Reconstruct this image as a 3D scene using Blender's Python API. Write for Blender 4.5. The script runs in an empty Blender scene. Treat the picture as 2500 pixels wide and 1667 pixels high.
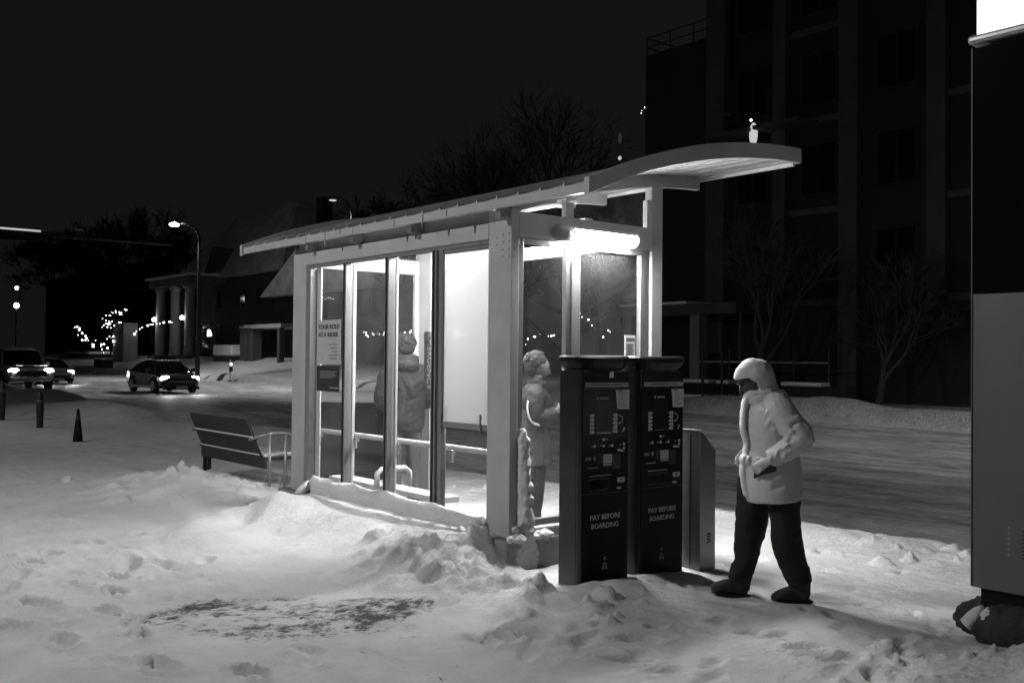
import bpy, bmesh, math, random
import numpy as np
from mathutils import Vector, Matrix
R = math.radians
rnd = random.Random(7)
scn = bpy.context.scene
COL = scn.collection
# world axes: X runs across the street (away from the pavement), Y runs along it, camera at the origin

# ------------------------------------------------------------------ materials
def mat(name, base=.5, rough=.6, metal=0., vary=0., vscale=6., bump=0., bscale=40., spec=.5, emit=0., stretch=None):
    m = bpy.data.materials.new(name); m.use_nodes = True
    nt = m.node_tree; b = nt.nodes['Principled BSDF']
    b.inputs['Base Color'].default_value = (base, base, base, 1)
    b.inputs['Roughness'].default_value = rough
    b.inputs['Metallic'].default_value = metal
    b.inputs['Specular IOR Level'].default_value = spec
    if emit:
        b.inputs['Emission Color'].default_value = (1, 1, 1, 1)
        b.inputs['Emission Strength'].default_value = emit
    if vary or bump:
        tc = nt.nodes.new('ShaderNodeTexCoord')
        mp = nt.nodes.new('ShaderNodeMapping')
        if stretch: mp.inputs['Scale'].default_value = stretch
        nt.links.new(tc.outputs['Object'], mp.inputs['Vector'])
    if vary:
        n = nt.nodes.new('ShaderNodeTexNoise'); n.inputs['Scale'].default_value = vscale; n.inputs['Detail'].default_value = 6
        n.inputs['Roughness'].default_value = .65
        nt.links.new(mp.outputs[0], n.inputs['Vector'])
        r = nt.nodes.new('ShaderNodeMapRange'); r.inputs['From Min'].default_value = .3; r.inputs['From Max'].default_value = .7
        r.inputs['To Min'].default_value = max(0, base*(1-vary)); r.inputs['To Max'].default_value = min(1, base*(1+vary))
        nt.links.new(n.outputs['Fac'], r.inputs['Value'])
        c = nt.nodes.new('ShaderNodeCombineColor')
        for k in range(3): nt.links.new(r.outputs[0], c.inputs[k])
        nt.links.new(c.outputs[0], b.inputs['Base Color'])
    if bump:
        n2 = nt.nodes.new('ShaderNodeTexNoise'); n2.inputs['Scale'].default_value = bscale; n2.inputs['Detail'].default_value = 5
        nt.links.new(mp.outputs[0], n2.inputs['Vector'])
        bp = nt.nodes.new('ShaderNodeBump'); bp.inputs['Strength'].default_value = bump; bp.inputs['Distance'].default_value = .02
        nt.links.new(n2.outputs['Fac'], bp.inputs['Height']); nt.links.new(bp.outputs[0], b.inputs['Normal'])
    return m

def glass_mat(name, dirt=.04, scale=4., gloss=1.0):
    m = bpy.data.materials.new(name); m.use_nodes = True
    nt = m.node_tree; nt.nodes.clear()
    N = nt.nodes.new; L = nt.links.new
    out = N('ShaderNodeOutputMaterial')
    tr = N('ShaderNodeBsdfTransparent'); tr.inputs[0].default_value = (.95, .95, .95, 1)
    gl = N('ShaderNodeBsdfGlossy'); gl.inputs['Roughness'].default_value = .03
    fr = N('ShaderNodeFresnel'); fr.inputs['IOR'].default_value = 1.4
    df = N('ShaderNodeBsdfDiffuse'); df.inputs[0].default_value = (.8, .8, .8, 1)
    tl = N('ShaderNodeBsdfTranslucent'); tl.inputs[0].default_value = (.8, .8, .8, 1)
    mxd = N('ShaderNodeMixShader'); mxd.inputs[0].default_value = .5
    L(df.outputs[0], mxd.inputs[1]); L(tl.outputs[0], mxd.inputs[2])
    tc = N('ShaderNodeTexCoord'); mp = N('ShaderNodeMapping'); mp.inputs['Scale'].default_value = (1, 1, .55)
    L(tc.outputs['Object'], mp.inputs[0])
    n = N('ShaderNodeTexNoise'); n.inputs['Scale'].default_value = scale; n.inputs['Detail'].default_value = 8; n.inputs['Roughness'].default_value = .7
    n.inputs['Distortion'].default_value = .6
    L(mp.outputs[0], n.inputs['Vector'])
    r = N('ShaderNodeMapRange'); r.inputs['From Min'].default_value = .35; r.inputs['From Max'].default_value = .75
    r.inputs['To Min'].default_value = dirt*.45; r.inputs['To Max'].default_value = dirt*2.2
    L(n.outputs['Fac'], r.inputs['Value'])
    # frost and road spray thicken towards the foot of the glass
    sx = N('ShaderNodeSeparateXYZ'); L(tc.outputs['Object'], sx.inputs[0])
    rz = N('ShaderNodeMapRange'); rz.inputs['From Min'].default_value = .25; rz.inputs['From Max'].default_value = 1.3
    rz.inputs['To Min'].default_value = dirt*1.6; rz.inputs['To Max'].default_value = 0
    L(sx.outputs['Z'], rz.inputs['Value'])
    ad = N('ShaderNodeMath'); ad.operation = 'ADD'; L(r.outputs[0], ad.inputs[0]); L(rz.outputs[0], ad.inputs[1])
    m1 = N('ShaderNodeMixShader'); L(ad.outputs[0], m1.inputs[0]); L(tr.outputs[0], m1.inputs[1]); L(mxd.outputs[0], m1.inputs[2])
    geo = N('ShaderNodeNewGeometry'); inv = N('ShaderNodeMath'); inv.operation = 'SUBTRACT'; inv.inputs[0].default_value = gloss; L(geo.outputs['Backfacing'], inv.inputs[1])
    fm = N('ShaderNodeMath'); fm.operation = 'MULTIPLY'; fm.use_clamp = True; L(fr.outputs[0], fm.inputs[0]); L(inv.outputs[0], fm.inputs[1])
    m2 = N('ShaderNodeMixShader'); L(fm.outputs[0], m2.inputs[0]); L(m1.outputs[0], m2.inputs[1]); L(gl.outputs[0], m2.inputs[2])
    L(m2.outputs[0], out.inputs[0])
    return m

def frosted_mat(name):
    m = bpy.data.materials.new(name); m.use_nodes = True
    nt = m.node_tree; nt.nodes.clear(); N = nt.nodes.new; L = nt.links.new
    out = N('ShaderNodeOutputMaterial')
    df = N('ShaderNodeBsdfDiffuse'); df.inputs[0].default_value = (.75,)*3+(1,)
    tl = N('ShaderNodeBsdfTranslucent'); tl.inputs[0].default_value = (.26,)*3+(1,)
    mx = N('ShaderNodeMixShader'); mx.inputs[0].default_value = .8
    L(df.outputs[0], mx.inputs[1]); L(tl.outputs[0], mx.inputs[2])
    gl = N('ShaderNodeBsdfGlossy'); gl.inputs['Roughness'].default_value = .04
    fr = N('ShaderNodeFresnel'); fr.inputs['IOR'].default_value = 1.45
    geo = N('ShaderNodeNewGeometry'); inv = N('ShaderNodeMath'); inv.operation = 'SUBTRACT'; inv.inputs[0].default_value = 1; L(geo.outputs['Backfacing'], inv.inputs[1])
    fm = N('ShaderNodeMath'); fm.operation = 'MULTIPLY'; L(fr.outputs[0], fm.inputs[0]); L(inv.outputs[0], fm.inputs[1])
    m2 = N('ShaderNodeMixShader'); L(fm.outputs[0], m2.inputs[0]); L(mx.outputs[0], m2.inputs[1]); L(gl.outputs[0], m2.inputs[2])
    tr = N('ShaderNodeBsdfTransparent'); m3 = N('ShaderNodeMixShader')   # one milky layer: the second face of the sheet is clear
    L(geo.outputs['Backfacing'], m3.inputs[0]); L(m2.outputs[0], m3.inputs[1]); L(tr.outputs[0], m3.inputs[2])
    L(m3.outputs[0], out.inputs[0])
    return m

def emis(name, s, sample=True):
    m = bpy.data.materials.new(name); m.use_nodes = True
    nt = m.node_tree; nt.nodes.clear()
    e = nt.nodes.new('ShaderNodeEmission'); e.inputs[1].default_value = s
    o = nt.nodes.new('ShaderNodeOutputMaterial'); nt.links.new(e.outputs[0], o.inputs[0])
    if not sample: m.cycles.emission_sampling = 'NONE'
    return m

M = {}
M['fascia'] = mat('fascia_paint', .52, .45, .0, .10, 3.0)
M['paint'] = mat('grey_paint', .50, .42, .0, .10, 3.0, .04, 60)
M['paint_dark'] = mat('grey_paint_frame', .28, .4, .2, .1, 5)
M['alu'] = mat('aluminium', .42, .35, .6, .1, 8)
M['roof'] = mat('roof_sheet', .55, .7, .0, .22, 2.4, .08, 20)
M['soffit'] = mat('soffit_white', .33, .5, 0, .08, 4)
M['rubber'] = mat('rubber_black', .012, .6)
M['black'] = mat('black_panel', .006, .35, 0, .25, 12, spec=.12)
M['blackmatt'] = mat('black_matt', .008, .6, 0, .2, 20, spec=.15)
M['steel'] = mat('stainless', .30, .34, .85, .12, 3, .05, 6, stretch=(1, 1, 8))
M['steel_dark'] = mat('stainless_dark', .05, .3, .7, .2, 4, .04, 8)
M['steel_pylon'] = mat('pylon_steel', .16, .45, .6, .06, 3, .05, 120)
M['grey'] = mat('mid_grey', .3, .6)
M['lgrey'] = mat('light_grey', .5, .6, 0, .12, 20)
M['white'] = mat('white_paper', .75, .7, 0, .06, 15)
M['whitepaint'] = mat('white_paint', .72, .4, 0, .05, 6)
M['ink'] = mat('ink', .03, .7)
M['inkgrey'] = mat('ink_grey', .16, .7)
M['lettering'] = mat('lettering', .62, .6)
M['snow'] = mat('snow_cap', .82, .75, 0, .05, 8, .7, 30)
M['concrete'] = mat('concrete', .24, .85, 0, .3, 7, .5, 45)
M['stone'] = mat('boulder', .035, .85, 0, .4, 9, .9, 18)
M['glass'] = glass_mat('shelter_glass', .013)
M['frost'] = frosted_mat('frosted_panel')
M['bulb'] = emis('bulb', 14, False)
M['tube'] = emis('luminaire_tube', 120)
M['tube2'] = emis('luminaire_panel', 300)
M['endlamp'] = emis('wall_lamp_diffuser', 270)
M['headlight'] = emis('headlight_on', 60, False)
M['drl'] = emis('running_light', 14, False)
M['lamphead'] = emis('street_lamp_glow', 45, False)
M['lampdim'] = emis('street_lamp_rim', .8, False)
M['signlit'] = emis('lit_sign_panel', 2.6)
M['walk'] = emis('walk_signal', 6, False)
M['porch'] = emis('porch_light', 20, False)
M['sconce'] = emis('sconce_glow', .55, False)
M['house'] = mat('house_wall', .07, .8, 0, .2, 1.2)
M['housed'] = mat('house_dark', .028, .8, 0, .2, 1.0)
M['column'] = mat('column_stone', .2, .8, 0, .1, 2)
M['brick'] = mat('apartment_wall', .02, .85, 0, .3, .8)
M['pilaster'] = mat('apartment_pilaster', .065, .85, 0, .2, 1)
M['screen'] = mat('screen_off', .012, .35, spec=.15)
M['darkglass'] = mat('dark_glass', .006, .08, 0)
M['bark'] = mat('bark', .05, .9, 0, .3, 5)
M['barkfar'] = mat('bark_far', .006, .9)
M['carblack'] = mat('car_paint_dark', .07, .2, .6)
M['cargrey'] = mat('car_paint_silver', .28, .35, .5, .15, 3)
M['carwhite'] = mat('car_paint_white', .45, .4, .1, .3, 2)
M['carglass'] = mat('car_glass', .008, .06)
M['tyre'] = mat('tyre', .012, .8)
M['rim'] = mat('wheel_rim', .5, .3, .7)
M['pole'] = mat('pole_dark', .02, .5)
M['polegrey'] = mat('pole_grey', .10, .5, .3)
M['woodslat'] = mat('bench_slats', .035, .6, 0, .2, 10)
M['benchsteel'] = mat('bench_steel', .30, .35, .5)
M['skin'] = mat('skin', .13, .55)
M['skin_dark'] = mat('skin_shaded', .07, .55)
M['hair'] = mat('hair', .022, .6, 0, .6, 90, 1.0, 140)
M['coat'] = mat('coat_light', .64, .75, 0, .04, 12, .12, 40)
M['coat_dark'] = mat('coat_dark', .013, .8, 0, .25, 14, .5, 24)
M['coat_mid'] = mat('coat_mid', .07, .8, 0, .12, 10, .4, 22)
M['trousers'] = mat('trousers_black', .016, .85, 0, .25, 9, .5, 18)
M['trousers_grey'] = mat('trousers_grey', .022, .85, 0, .2, 9, .6, 20)
M['jeans'] = mat('jeans', .08, .85, 0, .2, 9, .5, 20)
M['boots'] = mat('boots', .035, .75, 0, .4, 25, .5, 60)

# ------------------------------------------------------------------ mesh helpers
class MB:
    def __init__(s): s.v = []; s.f = []
    def add(s, vs, fs):
        o = len(s.v); s.v += [tuple(map(float, p)) for p in vs]; s.f += [tuple(o+i for i in f) for f in fs]; return s
    def box(s, x0, x1, y0, y1, z0, z1):
        x0, x1 = sorted((x0, x1)); y0, y1 = sorted((y0, y1)); z0, z1 = sorted((z0, z1))
        return s.add([(x0,y0,z0),(x1,y0,z0),(x1,y1,z0),(x0,y1,z0),(x0,y0,z1),(x1,y0,z1),(x1,y1,z1),(x0,y1,z1)],
                     [(0,3,2,1),(4,5,6,7),(0,1,5,4),(1,2,6,5),(2,3,7,6),(3,0,4,7)])
    def prism(s, poly, axis, a, b):   # poly in the two other axes, extruded along axis
        n = len(poly)
        def P(p, t):
            return (t, p[0], p[1]) if axis == 'x' else (p[0], t, p[1]) if axis == 'y' else (p[0], p[1], t)
        vs = [P(p, a) for p in poly]+[P(p, b) for p in poly]
        fs = [tuple(range(n))[::-1], tuple(range(n, 2*n))]+[(i, (i+1) % n, n+(i+1) % n, n+i) for i in range(n)]
        return s.add(vs, fs)
    def tube(s, pts, rads, n=8, ref=(0, 1, 0), caps=True, smooth=0):
        """sweep an ellipse along pts; rads: r or (r across, r along ref)"""
        pts = [Vector(p) for p in pts]
        if not isinstance(rads, (list, tuple)): rads = [rads]*len(pts)
        rads = [(r, r) if not isinstance(r, (list, tuple)) else r for r in rads]
        if smooth: pts, rads = spline(pts, rads, smooth)
        vs = []; ref = Vector(ref).normalized()
        for i, p in enumerate(pts):
            t = (pts[min(i+1, len(pts)-1)]-pts[max(i-1, 0)]).normalized()
            b = ref-t*ref.dot(t)
            if b.length < .05: b = Vector((1, 0, 0))-t*t.x
            if b.length < .05: b = Vector((0, 0, 1))-t*t.z
            b.normalize(); a = b.cross(t)
            for k in range(n):
                w = 2*math.pi*k/n
                vs.append(p+a*math.cos(w)*rads[i][0]+b*math.sin(w)*rads[i][1])
        fs = []
        for i in range(len(pts)-1):
            for k in range(n):
                fs.append((i*n+k, i*n+(k+1) % n, (i+1)*n+(k+1) % n, (i+1)*n+k))
        if caps:
            fs.append(tuple(range(n))[::-1]); fs.append(tuple(range((len(pts)-1)*n, len(pts)*n)))
        return s.add(vs, fs)
    def ball(s, c, r, seg=12, rings=8):
        r = (r, r, r) if not isinstance(r, (list, tuple)) else r
        vs = [(c[0], c[1], c[2]-r[2])]
        for i in range(1, rings):
            a = -math.pi/2+math.pi*i/rings
            for k in range(seg):
                w = 2*math.pi*k/seg
                vs.append((c[0]+r[0]*math.cos(a)*math.cos(w), c[1]+r[1]*math.cos(a)*math.sin(w), c[2]+r[2]*math.sin(a)))
        vs.append((c[0], c[1], c[2]+r[2])); top = len(vs)-1
        fs = [(0, 1+(k+1) % seg, 1+k) for k in range(seg)]
        for i in range(rings-2):
            for k in range(seg):
                a = 1+i*seg; fs.append((a+k, a+(k+1) % seg, a+seg+(k+1) % seg, a+seg+k))
        a = 1+(rings-2)*seg
        fs += [(a+k, a+(k+1) % seg, top) for k in range(seg)]
        return s.add(vs, fs)
    def cyl(s, p0, p1, r, n=16, r2=None):
        return s.tube([p0, p1], [r, r if r2 is None else r2], n)
    def mesh(s, name, m, smooth=False):
        me = bpy.data.meshes.new(name); me.from_pydata(s.v, [], s.f); me.update()
        if m: me.materials.append(m)
        if smooth:
            for p in me.polygons: p.use_smooth = True
        return me
    def build(s, name, m, parent=None, bevel=0, smooth=False, seg=2):
        me = s.mesh(name, m, smooth)
        o = bpy.data.objects.new(name, me); COL.objects.link(o)
        if parent: o.parent = parent
        if bevel:
            b = o.modifiers.new('bevel', 'BEVEL'); b.width = bevel; b.segments = seg; b.limit_method = 'ANGLE'; b.angle_limit = R(40)
        return o

def spline(pts, rads, k):
    P = []; Q = []
    n = len(pts)
    for i in range(n-1):
        p0, p1, p2, p3 = pts[max(i-1, 0)], pts[i], pts[i+1], pts[min(i+2, n-1)]
        r0, r1, r2, r3 = rads[max(i-1, 0)], rads[i], rads[i+1], rads[min(i+2, n-1)]
        for j in range(k):
            t = j/k
            f = lambda a, b, c, d: .5*((2*b)+(-a+c)*t+(2*a-5*b+4*c-d)*t*t+(-a+3*b-3*c+d)*t**3)
            P.append(Vector([f(p0[q], p1[q], p2[q], p3[q]) for q in range(3)]))
            Q.append(tuple(max(.001, f(r0[q], r1[q], r2[q], r3[q])) for q in range(2)))
    P.append(pts[-1]); Q.append(rads[-1])
    return P, Q

def tag(o, label=None, cat=None, group=None, kind=None):
    if label: o['label'] = label
    if cat: o['category'] = cat
    if group: o['group'] = group
    if kind: o['kind'] = kind
    return o

def thing(name, label, cat, loc=(0, 0, 0), rz=0, group=None):
    o = bpy.data.objects.new(name, None); COL.objects.link(o)
    o.location = loc; o.rotation_euler = (0, 0, rz); o.empty_display_size = .2
    return tag(o, label, cat, group)

def copy_tree(o, parent=None):
    c = o.copy(); COL.objects.link(c); c.parent = parent
    for ch in list(o.children): copy_tree(ch, c)
    return c

def text_mesh(body, size, thick=.001, align='LEFT', bold=0., sp=1.0):
    cu = bpy.data.curves.new('lettering', 'FONT'); cu.body = body; cu.size = size; cu.extrude = thick
    cu.align_x = align; cu.offset = bold; cu.space_character = sp; cu.resolution_u = 3
    o = bpy.data.objects.new('lettering', cu); COL.objects.link(o)
    bpy.context.view_layer.update()
    me = bpy.data.meshes.new_from_object(o)
    bpy.data.objects.remove(o); bpy.data.curves.remove(cu)
    return me

def text_part(name, body, size, m, parent, loc, rot, align='LEFT', bold=0., width=None, sp=1.0):
    me = text_mesh(body, size, .001, align, bold, sp); me.materials.clear(); me.materials.append(m)
    if width:
        xs = [v.co.x for v in me.vertices]; k = width/(max(xs)-min(xs))
        for v in me.vertices: v.co.x *= k
    o = bpy.data.objects.new(name, me); COL.objects.link(o)
    o.parent = parent; o.location = loc; o.rotation_euler = rot
    return o

# ------------------------------------------------------------------ numpy noise
def vnoise(x, y, seed=0):
    xi = np.floor(x).astype(np.int64); yi = np.floor(y).astype(np.int64)
    xf = x-xi; yf = y-yi
    def h(a, b):
        n = (a*374761393+b*668265263+seed*974634541) & 0xffffffff
        n = ((n ^ (n >> 13))*1274126177) & 0xffffffff
        n = (n ^ (n >> 16)) & 0xffff
        return n/65535.
    u = xf*xf*xf*(xf*(xf*6-15)+10); w = yf*yf*yf*(yf*(yf*6-15)+10)
    return (h(xi, yi)*(1-u)+h(xi+1, yi)*u)*(1-w)+(h(xi, yi+1)*(1-u)+h(xi+1, yi+1)*u)*w
def fbm(x, y, s, o=4, seed=0, g=.5):
    t = 0; a = 1; tot = 0
    for k in range(o):
        t = t+a*vnoise(x*s+k*17.3, y*s-k*9.1, seed+k); tot += a; a *= g; s *= 2.03
    return t/tot*2-1
def sstep(a, b, x):
    t = np.clip((x-a)/(b-a), 0, 1); return t*t*(3-2*t)
def seg_dist(X, Y, pts):
    d = np.full(X.shape, 1e9)
    for (x0, y0), (x1, y1) in zip(pts[:-1], pts[1:]):
        dx, dy = x1-x0, y1-y0
        t = np.clip(((X-x0)*dx+(Y-y0)*dy)/(dx*dx+dy*dy), 0, 1)
        d = np.minimum(d, np.hypot(X-x0-t*dx, Y-y0-t*dy))
    return d

# ------------------------------------------------------------------ terrain
prints = []   # x, y, angle, length, depth
pr = random.Random(3)
for x, y in [(3.15,9.48),(2.88,8.08),(3.19,7.91),(1.86,8.25),(2.14,7.67),(1.7,7.81),(2.05,6.76),(2.07,6.3),(2.06,6.02),(1.64,6.16),(1.93,5.41),(2.28,5.02),(2.54,10.23),(2.65,8.14),
             (3.6,4.74),(3.75,4.69),(3.9,4.63),(1.75,7.2),(2.3,7.3),(1.9,9.1),(2.3,9.0),(2.75,9.3),(2.95,10.4),(1.5,6.7),(1.35,7.1),(2.5,6.9),(2.45,7.8),(2.05,8.7)]:
    prints.append((x, y, R(90+pr.uniform(-25, 25)), pr.uniform(.10, .17), pr.uniform(.018, .035)))
for _ in range(30):   # trodden path towards the street along the bottom right
    t = pr.random()
    prints.append((3.9+2.0*t+pr.uniform(-.35, .35), 4.3-1.0*t+pr.uniform(-.8, .5), R(pr.uniform(-60, 60)), pr.uniform(.09, .15), pr.uniform(.006, .018)))
for _ in range(110):
    prints.append((pr.uniform(1.0, 3.2), pr.uniform(5.0, 11.5), R(90+pr.uniform(-35, 35)), pr.uniform(.05, .12), pr.uniform(.005, .018)))
for _ in range(40):
    prints.append((pr.uniform(5.6, 8.6), pr.uniform(3.0, 7.5), R(pr.uniform(0, 180)), pr.uniform(.08, .14), pr.uniform(.006, .02)))
chunks = []   # x, y, radius, height
for x, y, r, h in [(4.45,7.37,.10,.07),(4.84,6.45,.12,.08),(4.07,5.95,.10,.09),(4.13,4.95,.08,.05),(3.81,6.15,.08,.05),(4.3,5.7,.12,.08),(4.55,5.95,.13,.10),(4.62,5.35,.10,.08),(4.4,5.2,.08,.06),
                   (4.9,5.0,.09,.07),(4.75,4.85,.05,.05),(5.0,4.75,.05,.05),(4.62,4.6,.04,.04),(4.45,4.5,.04,.04)]:
    chunks.append((x, y, r, h))
for _ in range(90):
    chunks.append((pr.gauss(4.38, .28), pr.gauss(5.9, .62), pr.uniform(.03, .09), pr.uniform(.015, .06)))
for _ in range(46):
    chunks.append((pr.gauss(5.2, .55), pr.gauss(2.75, .35), pr.uniform(.02, .07), pr.uniform(.015, .06)))
for _ in range(220):
    chunks.append((pr.uniform(1.6, 6.2), pr.uniform(3.2, 9.0), pr.uniform(.012, .034), pr.uniform(.010, .03)))
for _ in range(70):
    chunks.append((pr.gauss(8.3, .35), pr.uniform(4.0, 11.0), pr.uniform(.03, .11), pr.uniform(.02, .07)))
for _ in range(50):
    chunks.append((pr.uniform(3.6, 5.6), pr.uniform(10.6, 14.0), pr.uniform(.05, .16), pr.uniform(.02, .09)))

def height(X, Y):
    z = np.where(X < 5.6, 0., -.03*(X-5.6))
    curb = sstep(9.2, 9.6, X)*(1-sstep(26.2, 26.6, X))
    z = z*(1-curb)+curb*(-.55)
    far = sstep(26.4, 27.2, X)
    z = np.where(X > 26.2, -.5*(1-far)+far*(.0+np.clip(X-27, 0, 7.5)*(.02+.19*sstep(28, 75, Y))+np.clip(X-34.5, 0, 400)*.004), z)
    near = (1-sstep(14, 40, np.hypot(X, Y)))
    z = z+.022*fbm(X, Y, .8, 3, 5)*near+.016*fbm(X, Y, 3.1, 5, 9, .6)*near+.009*fbm(X, Y, 11, 3, 13, .6)*near*sstep(-.1, .5, fbm(X, Y, .9, 3, 15))
    walk = (X < 9.2)
    # drift against the long glazed side
    along = sstep(5.95, 6.45, Y)*(1-.85*sstep(9.3, 9.9, Y))*(1-sstep(10.3, 11.2, Y))
    foot = 3.75+.25*fbm(X*0+1.7, Y, 1.1, 2, 21)
    drift = along*(.265*sstep(0, 1, (X-foot)/(4.93-foot))**1.5)
    drift = drift*(1-sstep(4.99, 5.09, X))
    z = z+drift
    # ridges left by the plough
    d = seg_dist(X, Y, [(3.35, 8.8), (3.75, 9.35), (4.08, 9.65), (4.35, 9.5), (4.5, 9.1)])
    z = z+.12*np.exp(-(d/.24)**2)*(1-sstep(4.8, 5.0, X))
    d = seg_dist(X, Y, [(2.5, 8.3), (3.0, 8.47), (3.64, 8.57), (4.17, 9.0), (4.5, 9.35)])
    z = z+.075*np.exp(-(d/.15)**2)
    # broken snow heaped at the corner
    g = np.exp(-(((X-4.25)/.45)**2+((Y-6.05)/.95)**2))*(1-sstep(4.86, 4.98, X))*(1-sstep(4.55, 4.85, X)*(1-sstep(6.1, 6.35, Y)))
    z = z+g*(.11+.13*np.abs(fbm(X, Y, 3.6, 5, 31, .6))+.05*fbm(X, Y, 9, 3, 35))
    # heap in front of the street bench and along to the left
    g = np.exp(-(((X-4.6)/.75)**2+((Y-12.3)/1.5)**2))
    z = z+g*(.19+.10*fbm(X, Y, 2.4, 5, 41, .6))
    # windrow at the kerb
    wr = np.exp(-((X-8.9)/.55)**2)
    z = z+wr*(.06+.05*fbm(X, Y, 2.2, 4, 51))*(1-sstep(9, 14, Y))*(Y > 0)
    big = np.exp(-((X-8.7-.5*fbm(X*0+3, Y, .22, 2, 61))/.95)**2)*sstep(13, 18, Y)
    z = z+big*(.30+.22*fbm(X, Y, .5, 4, 63))
    big = np.exp(-((X-7.4)/1.6)**2)*sstep(26, 34, Y)
    z = z+big*(.42+.2*fbm(X, Y, .4, 3, 67))
    big = np.exp(-((X-27.2)/1.1)**2)*sstep(5, 15, Y)
    z = z+big*(.42+.35*fbm(X, Y, .28, 4, 65))
    # snow thrown up round the ticket machines and the pylon
    g = np.exp(-(((X-5.1)/.34)**2+((Y-5.16)/.22)**2))+.75*np.exp(-(((X-5.78)/.28)**2+((Y-5.2)/.2)**2))
    z = z+g*(.07+.05*fbm(X, Y, 4, 4, 71))
    g = np.exp(-(((X-5.75)/.45)**2+((Y-2.25)/.45)**2))
    z = z+g*(.15+.10*fbm(X, Y, 3.4, 5, 81, .6))
    m = (X > 0) & (X < 9.6) & (Y > 1) & (Y < 15)
    Xm, Ym = X[m], Y[m]; zm = np.zeros_like(Xm)
    for x, y, a, l, dp in prints:
        q = (np.abs(Xm-x) < .5) & (np.abs(Ym-y) < .5)
        dx = Xm[q]-x; dy = Ym[q]-y
        u = dx*math.cos(a)+dy*math.sin(a); w = -dx*math.sin(a)+dy*math.cos(a)
        e = np.sqrt((u/l)**2+(w/(l*.42))**2)
        dp *= 1.9*(1-.8*math.exp(-(((x-2.9)*.778-(y-5.95)*.628)/.9)**2-(((x-2.9)*.628+(y-5.95)*.778)/.6)**2)); zm[q] += -dp*np.exp(-e**4)*(1+.5*fbm(Xm[q], Ym[q], 14, 2, 99))+dp*.4*np.exp(-((e-1.4)/.28)**2)*(1+.9*fbm(Xm[q], Ym[q], 9, 2, 98))
    for x, y, r, h in chunks:
        q = (np.abs(Xm-x) < r*2.4) & (np.abs(Ym-y) < r*2.4) & (Xm < 4.9+10*(Ym < 5.9)+10*(Ym > 10.2))
        dx = Xm[q]-x; dy = Ym[q]-y
        e = np.hypot(dx, dy*(.7+.6*((x*37) % 1)))/r*(1+.8*fbm(Xm[q], Ym[q], .9/r, 3, 91, .6))
        zm[q] += h*.8*(1-sstep(.25, 1.2, e))*(1+.5*fbm(Xm[q], Ym[q], 1.6/r, 2, 95))
    for pts, dp, wd in [([(2.96, 11.3), (2.86, 9.2), (2.81, 8.47), (2.96, 7.16)], .016, .028), ([(3.09, 8.7), (2.9, 8.0), (2.76, 7.4)], .012, .03), ([(2.55, 10.4), (2.45, 8.6)], .014, .03), ([(2.3, 11.2), (2.18, 8.2), (2.25, 6.9)], .014, .03), ([(1.75, 10.4), (1.7, 7.6)], .012, .035), ([(2.02, 10.8), (1.95, 8.3)], .012, .03),
                        ([(2.96, 5.05), (3.03, 4.21)], .02, .018)]:
        d = seg_dist(Xm, Ym, pts); zm += -dp*np.exp(-(d/wd)**2)
    z[m] += zm
    return z

def axis_lines(lo, hi, n0, step, far, g):
    a = list(np.arange(lo, hi, step))
    s = step; p = hi
    while p < far[1]: a.append(p); s *= g; p += s
    s = step; p = lo
    b = []
    while p > far[0]:
        s *= g; p -= s; b.append(p)
    return np.array(b[::-1]+a)

xs = axis_lines(.6, 9.8, 0, .026, (-420, 520), 1.075)
ys = axis_lines(1.6, 14.4, 0, .028, (-60, 620), 1.055)
# keep the kerbs, the far verge and the banks sampled
xs = np.unique(np.concatenate([xs, np.arange(26, 36, .5)]))
GX, GY = np.meshgrid(xs, ys)
GZ = height(GX, GY)
def grid_obj(name, GX, GY, GZ, m, attrs=None):
    ny, nx = GX.shape
    me = bpy.data.meshes.new(name)
    co = np.stack([GX, GY, GZ], -1).reshape(-1, 3).astype(np.float32)
    i = np.arange((ny-1)*(nx-1)); r, c = np.divmod(i, nx-1)
    q = np.stack([r*nx+c, r*nx+c+1, (r+1)*nx+c+1, (r+1)*nx+c], -1).astype(np.int32)
    me.vertices.add(len(co)); me.vertices.foreach_set('co', co.ravel())
    me.loops.add(q.size); me.loops.foreach_set('vertex_index', q.ravel())
    me.polygons.add(len(q)); me.polygons.foreach_set('loop_start', np.arange(0, q.size, 4, dtype=np.int32))
    me.polygons.foreach_set('loop_total', np.full(len(q), 4, dtype=np.int32))
    me.polygons.foreach_set('use_smooth', np.ones(len(q), dtype=bool))
    for k, v in (attrs or {}).items():
        at = me.attributes.new(k, 'FLOAT', 'POINT'); at.data.foreach_set('value', v.ravel().astype(np.float32))
    me.materials.append(m); me.update(); me.validate()
    o = bpy.data.objects.new(name, me); COL.objects.link(o); o['kind'] = 'structure'
    return o

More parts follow.
